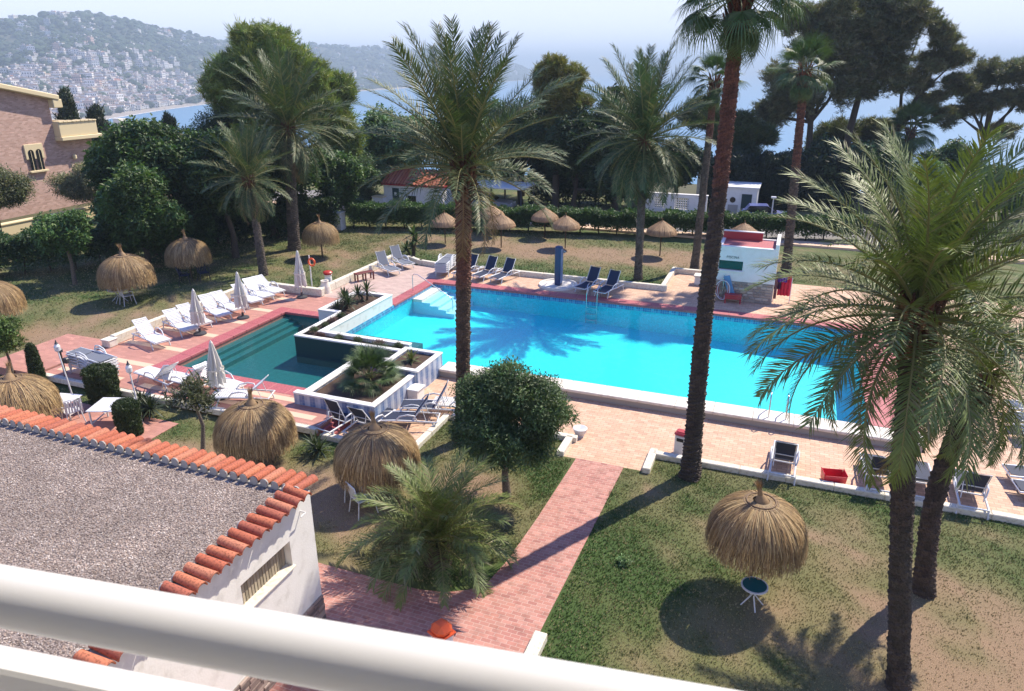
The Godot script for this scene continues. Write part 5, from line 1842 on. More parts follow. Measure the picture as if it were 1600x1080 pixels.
func background() -> void:
	var dark := Color(0.036, 0.060, 0.027)
	var pine := Color(0.125, 0.16, 0.04)
	# pines
	tree("umbrella_pine", "large yellow green umbrella pine behind the left palms", "", V(-35.2, 0.3, -44.4), "needle", [[V(-0.8, 10.6, 0.3), V(2.6, 2.0, 2.6)], [V(1.6, 9.4, -0.4), V(2.6, 2.2, 2.6)], [V(-2.6, 8.6, 0.6), V(2.0, 2.2, 2.2)], [V(3.6, 7.4, -1.0), V(2.1, 2.4, 2.2)], [V(0.6, 7.2, 0.4), V(2.6, 2.4, 2.4)], [V(4.4, 5.2, -1.4), V(1.6, 1.7, 1.7)], [V(-2.4, 6.2, 0.6), V(1.8, 1.6, 1.8)]], 8200, 0.62, pine, 0.34, 301, Color(0.12, 0.08, 0.06))
	tree("umbrella_pine", "rounded olive green pine above the dark trees in the middle", "", V(-16.6, 0.3, -52.4), "needle", [[V(-0.4, 9.8, 0), V(1.3, 1.0, 1.3)], [V(0.9, 9.0, 0), V(1.3, 1.0, 1.3)], [V(-1.2, 8.8, 0), V(1.0, 0.9, 1.0)], [V(0.2, 8.0, 0.2), V(1.7, 1.0, 1.5)], [V(1.5, 7.3, 0), V(1.3, 0.9, 1.2)], [V(0.4, 6.4, 0), V(1.9, 1.0, 1.6)]], 3200, 0.45, Color(0.125, 0.125, 0.035), 0.25, 302)
	tree("umbrella_pine", "low rounded pine glimpsed between the two fan palms", "", V(-6.3, -0.4, -62.4), "needle", [[V(-1.2, 6.7, 0), V(1.9, 1.4, 1.8)], [V(1.4, 6.0, 0), V(1.9, 1.5, 1.8)], [V(3.4, 5.2, -0.4), V(1.3, 1.3, 1.3)]], 2600, 0.6, Color(0.055, 0.075, 0.025), 0.25, 303)
	var deep := Color(0.088, 0.092, 0.045)
	tree("aleppo_pine", "tall dark pine standing behind the shaggy fan palm", "tall dark pines at the right", V(1.2, -0.7, -66.5), "needle", [[V(-2.8, 9.6, 0), V(2.0, 1.7, 2.0)], [V(-3.6, 7.6, 0), V(1.9, 1.5, 1.8)], [V(-0.4, 12.4, 0), V(2.3, 2.2, 2.2)], [V(-1.2, 8.6, 0.4), V(1.9, 1.7, 1.8)], [V(1.4, 10.6, 0), V(2.2, 2.4, 2.2)], [V(-2.0, 14.0, 0), V(2.0, 1.6, 2.0)], [V(1.0, 15.0, -0.5), V(2.2, 1.8, 2.2)]], 5200, 0.52, deep, 0.34, 311)
	tree("aleppo_pine", "tallest dark pine with a straight leaning trunk at right", "tall dark pines at the right", V(3.4, -0.9, -68.2), "needle", [[V(1.0, 10.2, 0), V(2.2, 2.0, 2.2)], [V(2.4, 12.6, 0), V(2.4, 2.0, 2.4)], [V(0.2, 13.4, 0.4), V(2.4, 2.2, 2.3)], [V(3.2, 15.0, 0), V(2.3, 1.7, 2.2)], [V(3.9, 10.6, -0.2), V(1.7, 1.8, 1.7)], [V(0.9, 16.2, 0), V(2.2, 1.6, 2.2)]], 5000, 0.52, deep, 0.36, 312)
	tree("aleppo_pine", "forked dark pine with airy crown open to the sky", "tall dark pines at the right", V(6.4, -1.0, -70.0), "needle", [[V(3.4, 13.6, 0), V(1.6, 1.2, 1.6)], [V(1.6, 14.2, 0), V(1.7, 1.3, 1.7)], [V(4.6, 12.0, 0), V(1.4, 1.1, 1.4)], [V(2.8, 11.6, 0.2), V(1.5, 0.9, 1.4)], [V(4.9, 10.0, 0), V(1.2, 0.9, 1.2)], [V(3.6, 8.6, 0), V(1.5, 0.9, 1.3)], [V(1.6, 7.6, 0), V(0.9, 0.7, 0.9)], [V(4.6, 7.4, 0), V(1.0, 0.8, 1.0)], [V(2.4, 9.8, 0.2), V(0.8, 0.6, 0.8)]], 2700, 0.48, deep * 1.1, 0.3, 313)
	tree("aleppo_pine", "dark spreading pine at the right edge of the view", "tall dark pines at the right", V(14.5, -1.4, -73.0), "needle", [[V(0.4, 11.2, 0), V(1.9, 1.3, 1.9)], [V(-1.7, 10.2, 0), V(1.7, 1.1, 1.7)], [V(2.6, 11.0, 0), V(1.9, 1.4, 1.9)], [V(-0.4, 8.8, 0), V(1.8, 1.1, 1.8)], [V(1.6, 9.0, 0.3), V(1.8, 1.2, 1.7)], [V(-2.2, 8.0, 0), V(1.1, 0.7, 1.1)], [V(1.4, 6.8, 0), V(1.3, 0.8, 1.2)]], 3000, 0.48, deep, 0.3, 314)
	tree("young_pine", "low yellow green pine under the tall right pines", "", V(2.8, -0.9, -71.0), "needle", [[V(0, 5.6, 0), V(2.0, 1.6, 1.9)], [V(-0.6, 4.0, 0), V(2.0, 1.4, 1.9)]], 1700, 0.6, Color(0.075, 0.085, 0.026), 0.2, 315)
	tree("young_pine", "second low yellow green pine under the right pines", "", V(6.4, -1.2, -72.6), "needle", [[V(0, 5.9, 0), V(2.2, 1.7, 2.1)], [V(0.9, 4.2, 0), V(2.2, 1.5, 2.0)]], 1700, 0.6, Color(0.08, 0.085, 0.028), 0.2, 316)
	# dark broad trees beyond the street
	var mid := [["dense dark tree left of the umbrella pine trunk", -38.8, -42.0, 4.2, 2.9, 0.9], ["grey green mimosa behind the small white house", -27.6, -50.2, 5.0, 2.3, 2.6], ["bright green tree right of the small white house", -24.2, -53.0, 4.6, 2.4, 2.1], ["dark tree shading the carport", -19.6, -53.0, 5.2, 2.6, 1.0], ["grey leaved tree above the carport", -18.2, -55.5, 6.0, 2.2, 1.7], ["dark tree behind the middle hedge", -14.9, -51.8, 4.8, 2.5, 0.9], ["dark bushy tree left of the round date palm", -12.2, -53.5, 5.6, 2.3, 1.0], ["tall dark conifer behind the round date palm", -13.6, -57.0, 7.4, 1.5, 0.8], ["dark tree right of the round date palm", -8.4, -58.5, 2.9, 1.9, 1.0], ["dark tree mass behind the white gatehouse", -3.6, -61.0, 2.7, 1.8, 0.8], ["dark tree behind the blue car", -0.4, -60.5, 2.7, 1.7, 0.8], ["dark leafy tree under the right pines", 2.2, -60.0, 2.9, 1.9, 0.9], ["grey green bush under the forked pine", 8.6, -60.0, 2.4, 1.6, 2.3], ["leafy bush at the right street corner", 13.8, -58.0, 2.6, 1.9, 1.8], ["dark bush right of the leafy corner bush", 18.5, -60.0, 2.6, 2.0, 1.2], ["mid green tree left of the small white house", -31.3, -46.6, 3.4, 2.5, 1.7], ["bushy green tree behind the gate pillar", -30.2, -52.0, 4.4, 2.7, 2.0], ["green tree rising over the red tile roof", -24.6, -56.5, 5.2, 2.6, 1.8], ["round green tree behind the carport", -21.0, -57.0, 4.6, 2.5, 1.4], ["dark green bush low between the right pines", 5.8, -63.0, 3.0, 2.2, 1.2], ["low green bush below the right edge pine", 11.2, -64.0, 2.8, 2.2, 1.4]]
	for i in mid.size():
		var m: Array = mid[i]
		rng.seed = 330 + i
		var lob := [[V(0, m[3], 0), V(m[4], m[4] * 0.9, m[4])]]
		for k in 4:
			lob.append([V(rf(-1, 1) * m[4] * 0.9, m[3] * rf(0.45, 1.05), rf(-1, 1) * m[4] * 0.7), V(1, 0.85, 1) * m[4] * rf(0.5, 0.75)])
		tree("broadleaf_tree", m[0], "trees beyond the street", V(m[1], gh(m[1], m[2]), m[2]), "broad" if i % 3 else "fine", lob, 2400, 0.62, dark * m[5], 0.2, 340 + i)
	hedge("tall_hedge", "tall dark hedge behind the white gatehouse and blue car", V(-6.0, 0.2, -57.8), V(4.5, 0.0, -59.5), 3.7, 1.8, 3600, "cypress", 0.6, Color(0.012, 0.022, 0.014), 361, 0.02)
	hedge("tall_hedge", "dark hedge between the carport and the white wall", V(-19.0, 0.3, -53.8), V(-10.4, 0.3, -55.4), 3.6, 2.0, 3200, "broad", 0.55, dark * 0.7, 362, 0.02)
	brick_villa()
	street_buildings()

func brick_villa() -> void:
	var t := thing("brick_villa", "pink brick villa with cream cornices and a corner terrace", "house", V(-52, 0, -38))
	# main block; its lit side faces the garden, the gable eaves fall away from the viewer
	var g := Geo.new()
	g.prism(PackedVector2Array([Vector2(-9, 9), Vector2(0, 9), Vector2(0, -2.0), Vector2(-9, -2.0)]), -0.5, 6.6)
	gpart(g, "wall", M.brick_wall, t)
	g = Geo.new()
	for s in [[0.0, 1], [-9.0, -1]]:
		var x: float = s[0]
		g.oquad(V(x, 6.6, 9), V(x, 6.6, -2.0), V(x, 8.2, -2.0), V(x, 10.6, 9), V(-4.5, 8, 4))
	g.oquad(V(0, 6.6, -2), V(-9, 6.6, -2), V(-9, 8.2, -2), V(0, 8.2, -2), V(-4.5, 8, 4))
	gpart(g, "gable_wall", M.brick_wall, t)
	g = Geo.new()
	var sl := Vector2(11, -2.4).angle()
	g.box(V(-4.4, 9.55, 3.4), V(9.9, 0.35, 12.2), 0.05, Basis(V(1, 0, 0), -atan(2.4 / 11.0)))
	var rf_ := gpart(g, "roof", M.cream, t)
	wall_box("cornice", M.cream, rf_, V(-0.5, 7.55, -2.75), V(0.5, 8.15, -2.0), 0.04)
	# lower wing with the terrace on top
	wall_box("wing_wall", M.brick_wall, t, V(-9, -0.5, -5.0), V(-0.02, 5.2, -2.0))
	wall_box("terrace_slab", M.cream, t, V(-9, 5.2, -5.6), V(0.75, 5.5, -1.9), 0.04)
	var par := wall_box("parapet", M.cream, t, V(-0.1, 5.5, -5.2), V(0.62, 6.5, -1.95), 0.03)
	for i in 9:
		wall_box("coping_tile", M.cream, par, V(-0.15, 6.5, -5.2 + 0.36 * i), V(0.7, 6.58 + 0.03 * (i % 2), -4.88 + 0.36 * i), 0.02)
	wall_box("parapet", M.cream, t, V(-9, 5.5, -5.5), V(-0.1, 6.4, -5.2), 0.03)
	# twin arched window with cream surround
	var w := Node3D.new()
	w.name = "arched_window"
	t.add_child(w, true)
	wall_box("surround", M.cream, w, V(0.0, 4.1, -0.72), V(0.10, 5.15, 0.72), 0.02)
	for s in [-0.3, 0.3]:
		g = Geo.new()
		var poly := []
		for k in 13:
			var a := PI * k / 12
			poly.append(V(0.115, 4.55 + sin(a) * 0.22, s + cos(a) * 0.22))
		for k in 12:
			g.oquad(V(0.115, 3.3, poly[k].z), V(0.115, 3.3, poly[k + 1].z), poly[k + 1], poly[k], V(-3, 4, 0))
		gpart(g, "pane", M.dark_glass, w)
		wall_box("glazing_bar", M.cream, w, V(0.11, 3.3, s - 0.012), V(0.13, 4.7, s + 0.02))
	wall_box("sill", M.cream, w, V(0, 3.15, -0.72), V(0.25, 3.3, 0.72), 0.02)
	wall_box("upper_window_frame", M.cream, t, V(0, 6.0, 5.0), V(0.12, 8.2, 7.2), 0.02)
	wall_box("upper_window", M.dark_glass, t, V(0.1, 6.2, 5.2), V(0.14, 8.0, 7.0))
	var lamp := Geo.new()
	lamp.lathe([Vector2(0.02, -0.2), Vector2(0.14, -0.1), Vector2(0.14, 0.15), Vector2(0.02, 0.25)], 8, V(0.15, 3.9, -3.1))
	gpart(lamp, "wall_lamp", M.cream, t)
	# garden wall in front
	t = thing("garden_wall", "low cream wall at the foot of the brick villa", "wall", V(-47, 0, -33.0))
	wall_box("wall", M.cream, t, V(-0.2, -0.5, -5.0), V(0.2, 0.9, 8.0))
	wall_box("cap", M.cream, t, V(-0.26, 0.9, -5.0), V(0.26, 1.0, 8.0), 0.02)
	# white house behind the cypresses
	t = thing("white_house", "pale house glimpsed between cypresses and the left trees", "house", V(-70, -3, -62))
	wall_box("wall", M.stucco, t, V(-4, -3, -4), V(4, 6.0, 4))
	wall_box("chimney", M.stucco, t, V(1.0, 6.4, 1.0), V(1.9, 8.2, 1.9))
	wall_box("roof", M.cream, t, V(-4.3, 6.0, -4.3), V(4.3, 6.4, 4.3), 0.05)
	wall_box("window", M.dark_glass, t, V(3.98, 3.2, -0.8), V(4.03, 4.6, 0.8))
	wall_box("window", M.dark_glass, t, V(-1.5, 3.2, 3.98), V(0.2, 4.6, 4.03))

func street_buildings() -> void:
	# white house with a red tiled roof
	var t := thing("white_cottage", "small white house with red tile roof and green door", "house", V(-26.2, 0.3, -49.2))
	wall_box("wall", M.stucco, t, V(-2.4, -0.3, -1.6), V(2.5, 1.85, 1.6))
	var roof := Node3D.new()
	roof.name = "roof"
	t.add_child(roof, true)
	wall_box("roof_bed", M.red_paint, roof, V(-2.5, 1.85, -1.7), V(2.6, 1.95, 1.72))
	for i in 20:
		for s in [-1, 1]:
			var b := Basis(V(0, 1, 0), -s * PI / 2) * Basis(V(0, 0, 1), -0.5)
			part(barrel_tile(i % 5), "roof_tile", M.clay, roof, Transform3D(b.scaled(V(1.0, 1.0, 1.0)) * Basis().scaled(V(3.7, 1.3, 1.2)), V(-2.45 + 0.262 * i, 2.38, s * 0.85)))
	wall_box("ridge", M.red_paint, roof, V(-2.5, 2.72, -0.12), V(2.6, 2.86, 0.12), 0.04)
	g_gable(t, V(-2.4, 1.95, -1.6), V(-2.4, 1.95, 1.6), 0.85)
	g_gable(t, V(2.5, 1.95, -1.6), V(2.5, 1.95, 1.6), 0.85)
	var dr := wall_box("door", M.green_door, t, V(-1.65, -0.2, 1.58), V(-1.1, 1.65, 1.64))
	wall_box("notice", M.white, dr, V(-1.48, 1.1, 1.64), V(-1.3, 1.35, 1.65))
	wall_box("window", M.dark_glass, t, V(-0.4, 0.6, 1.58), V(0.3, 1.15, 1.63))
	t = thing("gate_pillar", "white gate pillar left of the cottage door", "pillar", V(-28.9, 0.3, -47.4))
	wall_box("shaft", M.stucco, t, V(-0.45, -0.3, -0.3), V(0.45, 0.95, 0.3))
	wall_box("cap", M.cream, t, V(-0.5, 0.95, -0.35), V(0.5, 1.03, 0.35), 0.02)
	# carport with a parked car
	t = thing("carport", "flat white carport roof over parked cars", "carport", V(-20.2, 0.33, -49.4))
	wall_box("roof", M.white, t, V(-2.6, 1.85, -2.2), V(2.4, 1.98, 0.9), 0.02)
	for x in [-2.4, -0.1, 2.2]:
		for z in [-2.0, 0.7]:
			wall_box("post", M.dark_metal, t, V(x - 0.05, -0.1, z - 0.05), V(x + 0.05, 1.86, z + 0.05))
	car("silver hatchback parked in the shade of the carport", V(-20.9, 0.33, -50.0), 96, M.car_silver)
	car("blue estate car parked by the white gatehouse", V(-1.3, 0.33, -52.4), 97, M.car_blue)
	# white wall with pierced panels
	t = thing("street_wall", "white street wall with two panels of pierced blocks", "wall", V(-8.0, 0.33, -54.2))
	wall_box("wall", M.white, t, V(-2.3, -0.4, -0.15), V(2.4, 0.25, 0.15))
	wall_box("wall", M.white, t, V(-2.3, 1.1, -0.15), V(2.4, 1.3, 0.15))
	for x in [[-2.3, -1.45], [-0.55, 0.1], [1.1, 2.4]]:
		wall_box("wall", M.white, t, V(x[0], 0.25, -0.15), V(x[1], 1.1, 0.15))
	for q in [-1.45, 0.1]:
		var wd := 0.9 if q < 0 else 1.0
		for i in 6:
			wall_box("pierced_block", M.white, t, V(q + wd * i / 6.0 + 0.05, 0.25, -0.06), V(q + wd * i / 6.0 + 0.11, 1.1, 0.06))
		for i in 5:
			wall_box("pierced_block", M.white, t, V(q, 0.36 + 0.17 * i, -0.055), V(q + wd, 0.40 + 0.17 * i, 0.055))
	wall_box("cap", M.white, t, V(-2.35, 1.3, -0.2), V(2.45, 1.36, 0.2), 0.015)
	t = thing("gatehouse", "small white gatehouse with dark door and round window", "building", V(-3.4, 0.33, -55.8))
	wall_box("wall", M.white, t, V(-1.2, -0.4, -1.3), V(1.2, 1.95, 1.3))
	wall_box("roof", M.white, t, V(-1.3, 1.95, -1.4), V(1.3, 2.05, 1.4), 0.02)
	wall_box("door", M.green_door, t, V(0.15, -0.2, 1.28), V(0.85, 1.55, 1.33))
	wall_box("stone_panel", M.mortar, t, V(-0.75, -0.3, 1.3), V(-0.05, 0.75, 1.34))
	var g := Geo.new()
	g.lathe([Vector2(0.0, -0.02), Vector2(0.2, -0.02), Vector2(0.2, 0.02), Vector2(0.0, 0.02)], 16)
	var o := gpart(g, "round_window", M.dark_glass, t)
	o.transform = Transform3D(Basis(V(1, 0, 0), PI / 2), V(-0.45, 1.1, 1.31))
	t = thing("tiled_lodge", "clay tiled roof of a lodge behind the gatehouse", "building", V(-5.0, 0.2, -60.0))
	wall_box("wall", M.stucco, t, V(-2, -0.4, -1), V(1.6, 3.0, 1))
	for i in 14:
		part(barrel_tile(i % 5), "roof_tile", M.clay, t, Transform3D(Basis(V(0, 1, 0), -PI / 2) * Basis(V(0, 0, 1), -0.3) * Basis().scaled(V(2.4, 1.3, 1.2)), V(-2.0 + 0.27 * i, 3.15, 0.8)))
	t = thing("street_lamp", "slim white street lamp beside the blue car", "lamp", V(-1.0, 0.3, -50.2))
	g = Geo.new()
	g.tube([V(0, -0.2, 0), V(0, 2.1, 0)], [0.05, 0.035], 8)
	gpart(g, "post", M.plastic, t)
	wall_box("lamp_head", M.plastic, t, V(-0.16, 2.1, -0.16), V(0.16, 2.2, 0.16), 0.02)
	t = thing("white_pier", "white wall end at the left end of the hedge", "wall", V(-27.9, 0.3, -40.2))
	wall_box("wall", M.stucco, t, V(-0.5, -0.2, -0.3), V(0.5, 1.1, 0.3))
	wall_box("cap", M.white, t, V(-0.55, 1.1, -0.35), V(0.55, 1.18, 0.35), 0.02)
func g_gable(parent: Node, a: Vector3, b: Vector3, h: float) -> void:
	var g := Geo.new()
	var m := (a + b) / 2 + V(0, h, 0)
	g.tri(a, b, m)
	g.tri(b, a, m)
	gpart(g, "gable", M.stucco, parent)
func car(label: String, at: Vector3, turn: float, paint: Material) -> void:
	var t := thing("parked_car", label, "car", at, turn, "cars parked on the street")
	# side profile, nose along +z
	var lo := [[-1.75, 0.28], [-1.78, 0.62], [-1.6, 0.82], [0.55, 0.80], [1.45, 0.70], [1.78, 0.5], [1.78, 0.28]]
	var g := Geo.new()
	for i in lo.size():
		var a: Array = lo[i]
		var b: Array = lo[(i + 1) % lo.size()]
		g.oquad(V(-0.7, a[1], a[0]), V(0.7, a[1], a[0]), V(0.7, b[1], b[0]), V(-0.7, b[1], b[0]), V(0, 0.5, 0))
	for s in [-0.7, 0.7]:
		for i in range(1, lo.size() - 1):
			g.oquad(V(s, lo[0][1], lo[0][0]), V(s, lo[i][1], lo[i][0]), V(s, lo[i + 1][1], lo[i + 1][0]), V(s, lo[0][1], lo[0][0]), V(0, 0.5, 0))
	gpart(g, "body", paint, t)
	g = Geo.new()
	var cab := [[-1.55, 0.82], [-1.25, 1.22], [-0.1, 1.25], [0.6, 0.80]]
	for i in 3:
		g.oquad(V(-0.56, cab[i][1], cab[i][0]), V(0.56, cab[i][1], cab[i][0]), V(0.56, cab[i + 1][1], cab[i + 1][0]), V(-0.56, cab[i + 1][1], cab[i + 1][0]), V(0, 0.8, -0.5))
	gpart(g, "roof", paint, t)
	g = Geo.new()
	for s in [-1, 1]:
		g.oquad(V(s * 0.62, 0.83, -1.45), V(s * 0.57, 1.17, -1.18), V(s * 0.57, 1.19, -0.14), V(s * 0.62, 0.83, 0.46), V(0, 0.9, -0.5))
	g.oquad(V(-0.5, 0.86, 0.56), V(0.5, 0.86, 0.56), V(0.46, 1.2, 0.0), V(-0.46, 1.2, 0.0), V(0, 0.8, -0.5))
	gpart(g, "window", M.dark_glass, t)
	for s in [-1, 1]:
		for z in [-1.1, 1.1]:
			g = Geo.new()
			g.lathe([Vector2(0.0, -0.09), Vector2(0.28, -0.09), Vector2(0.3, 0.0), Vector2(0.28, 0.09), Vector2(0.0, 0.09)], 16)
			var w := gpart(g, "wheel", M.rubber, t)
			w.transform = Transform3D(Basis(V(0, 0, 1), PI / 2), V(s * 0.66, 0.3, z))
			g = Geo.new()
			g.lathe([Vector2(0.0, -0.1), Vector2(0.18, -0.1), Vector2(0.18, 0.1), Vector2(0.0, 0.1)], 12)
			gpart(g, "rim", M.metal, w)
		wall_box("headlight", M.plastic, t, V(s * 0.45 - 0.15, 0.55, 1.70), V(s * 0.45 + 0.15, 0.66, 1.79))

func furniture() -> void:
	# white slatted loungers in a row left of the children's pool
	var row := [[-19.5, 72], [-21.0, 70], [-21.75, 71], [-22.95, 69], [-23.75, 72], [-25.0, 68], [-25.75, 70], [-26.5, 72]]
	var nth := ["nearest white lounger in the row beside the children's pool", "second white lounger in the row, next to an umbrella", "third white lounger in the row, right behind the first umbrella", "fourth white lounger in the row by the low wall", "fifth white lounger in the row, by the middle umbrella", "sixth white lounger in the row by the low wall", "seventh white lounger in the row by the low wall", "farthest white lounger in the row, by the last umbrella"]
	for i in row.size():
		lounger(nth[i], "white loungers along the low wall", V(-22.55, 0.3, row[i][0]), row[i][1], 32 if i % 3 else 40, "white")
	var low := [[-19.3, -16.7, -100, "white lounger with raised back beside the clipped cypress drum"], [-18.2, -16.75, -95, "white lounger behind the dark spiky shrub"], [-17.0, -17.0, 82, "white lounger under the closed umbrella by the kerb"], [-15.6, -16.5, -70, "white lounger right of the closed umbrella by the kerb"]]
	for q in low:
		lounger(q[3], "white loungers before the children's pool", V(q[0], 0.3, q[1]), q[2], 40 if q[2] < 0 else 32, "white")
	# stack of five by the patio
	var pos := ["lowest", "second", "third", "fourth", "top navy"]
	for k in 5:
		lounger("%s lounger of the stack behind the white tables" % pos[k], "stacked loungers by the patio", V(-22.0, 0.3 + 0.105 * k, -16.45), 83, 0, "white" if k < 4 else "grey")
	# grey pair by the corner
	lounger("grey lounger with raised back beside the red bench", "grey loungers at the far corner", V(-19.3, 0.3, -31.9), 62, 62, "grey")
	lounger("grey lounger with raised back nearest the curved kerb", "grey loungers at the far corner", V(-19.25, 0.3, -33.3), 62, 62, "grey")
	for k in 5:
		lounger("%s lounger of the stack behind the central palm trunk" % ["lowest", "second", "third", "fourth", "top"][k], "stacked loungers by the pool steps", V(-16.35, 0.3 + 0.105 * k, -33.0), 8, 0, "grey" if k == 4 else "white")
	# navy loungers along the far edge
	var far := [[-15.1, -32.9, "navy lounger half hidden by the central palm trunk"], [-14.0, -32.85, "navy lounger second from the central palm trunk"], [-13.0, -32.8, "navy lounger third from the central palm trunk"], [-8.55, -32.7, "navy lounger just right of the blue shower post"], [-7.5, -32.4, "navy lounger second right of the blue shower post"]]
	for q in far:
		lounger(q[2], "navy loungers on the far deck", V(q[0], 0.3, q[1]), -14, 58, "navy")
	# front deck
	var front := [[0.78, -19.0, "navy lounger alone on the front deck near the tall fan palm"], [3.1, -19.1, "navy lounger beside the red crate, behind the large palm trunk"], [4.15, -19.15, "navy lounger between the two right palm trunks"], [5.25, -19.05, "navy lounger right of the leaning palm trunk"]]
	for q in front:
		lounger(q[2], "navy loungers on the front deck", V(q[0], 0.0, q[1]), 178 + 3 * int(q[0]) % 5, 62 if q[0] != 4.15 else 32, "navy")
	lounger("navy lounger with raised back beside the brick steps", "navy loungers by the blue planter", V(-12.0, 0.0, -16.75), 170, 68, "navy")
	lounger("navy lounger behind the middle thatched parasol", "navy loungers by the blue planter", V(-11.15, 0.0, -16.85), 176, 55, "navy")
	lounger("navy lounger seen from its side on the deck", "navy loungers by the blue planter", V(-10.15, 0.0, -17.5), -72, 55, "navy")
	lounger("navy lounger behind, half hidden by the ficus", "navy loungers by the blue planter", V(-9.9, 0.0, -18.5), -72, 62, "navy")
	lounger("white framed lounger at the kerb behind the ficus", "navy loungers by the blue planter", V(-9.0, 0.0, -18.95), -80, 32, "white")
	# right hand side
	var rt := [[8.1, -23.2, "nearest of the three blue loungers at the right edge"], [8.15, -24.05, "middle of the three blue loungers at the right edge"], [8.2, -24.9, "farthest of the three blue loungers at the right edge"]]
	for q in rt:
		lounger(q[2], "blue loungers at the right edge", V(q[0], 0.07 + 0.03 * (-q[1] - 22), q[1]), -84, 20, "blue")
	lounger("navy lounger of the right pair, nearer the lawn", "navy pair on the right deck", V(7.35, 0.0, -19.75), -84, 12, "navy")
	lounger("navy lounger of the right pair, farther from the lawn", "navy pair on the right deck", V(7.3, 0.0, -20.55), -84, 12, "navy")
	# parasols
	big_parasol("thatched dome parasol over the glass table on the front lawn", V(0.25, 0, -13.4), 1.27, 0.96, 0, 1, 0.25)
	big_parasol("thatched dome parasol left, next to the sparse small tree", V(-13.06, 0, -14.07), 0.72, 1.06, 80, 2, -0.05)
	big_parasol("thatched dome parasol in front of the blue tiled planter", V(-9.03, 0, -13.86), 0.84, 1.05, 150, 1, -0.2)
	big_parasol("thatched dome parasol over a dark table on the left lawn", V(-27.83, 0.3, -23.37), 1.0, 1.15, 40, 2, 0.1)
	big_parasol("thatched dome parasol in the shade of the left trees", V(-28.0, 0.3, -27.3), 1.0, 1.05, 200, 1, -0.1)
	big_parasol("thatched dome parasol cut by the left edge of view", V(-29.6, 0.3, -18.4), 0.95, 1.1, 100, 2, 0.1)
	big_parasol("weathered thatched parasol just above the tiled roof edge", V(-20.9, 0, -12.9), 0.7, 1.1, 300, 1, 0.3)
	big_parasol("thatched dome parasol on the dry lawn by the hedge end", V(-24.36, 0.3, -33.43), 1.0, 0.98, 20, 2, 0.0)
	var sp := [[-19.31, -38.93, "straw cone parasol left of the central palm trunk"], [-17.49, -41.92, "straw cone parasol nearest the hedge, right of the central palm"], [-15.75, -39.23, "straw cone parasol right of the central palm trunk"], [-14.15, -42.61, "shaded straw cone parasol against the hedge"], [-12.13, -40.44, "straw cone parasol behind the blue shower post"], [-6.53, -40.59, "straw cone parasol right of the round date palm"], [-2.19, -42.26, "straw cone parasol behind the kiosk roof"]]
	for i in sp.size():
		small_parasol(sp[i][2], V(sp[i][0], 0.3, sp[i][1]), 1.15 + 0.06 * (i % 3), i)
	closed_umbrella("closed white umbrella at the near end of the lounger row", V(-21.58, 0.3, -21.0), 1.85, 1)
	closed_umbrella("closed white umbrella in the middle of the lounger row", V(-21.32, 0.3, -23.24), 2.0, 2)
	closed_umbrella("closed white umbrella at the far end by the low wall", V(-20.76, 0.3, -26.62), 2.2, 3)
	closed_umbrella("closed white umbrella before the children's pool", V(-16.56, 0.3, -16.48), 1.95, 4, 0.32)
	# tables and chairs
	round_table("round glass table with white legs under the right parasol", V(0.35, 0, -12.95), 0.27, 0.5)
	chair("white chair under the middle thatched parasol", V(-9.55, 0, -13.5), 30)
	chair("white chair nearer the low bushy palm", V(-8.95, 0, -12.95), 150)
	chair("white backed chair by the dark table on the left lawn", V(-27.5, 0.3, -22.9), 160)
	chair("dark chair under the shaded thatched parasol", V(-27.6, 0.3, -26.5), 120, true)
	chair("second dark chair under the shaded thatched parasol", V(-27.1, 0.3, -27.2), 60, true)
	round_table("dark glass table under the left lawn parasol", V(-28.2, 0.3, -23.1), 0.45, 0.6)
	square_table("large square white table beside the clipped cypress", V(-18.75, 0.02, -14.3), 20, 1.05, 1.0, 0.66, M.plastic)
	square_table("white table next to the weathered parasol", V(-20.6, 0.02, -14.15), 12, 0.8, 0.7, 0.62, M.plastic)
	chair("white chair tucked at the table by the weathered parasol", V(-19.95, 0.02, -13.85), 250)
	square_table("low white table close to the tiled roof edge", V(-18.7, 0.02, -12.6), 15, 0.9, 0.5, 0.35, M.plastic)

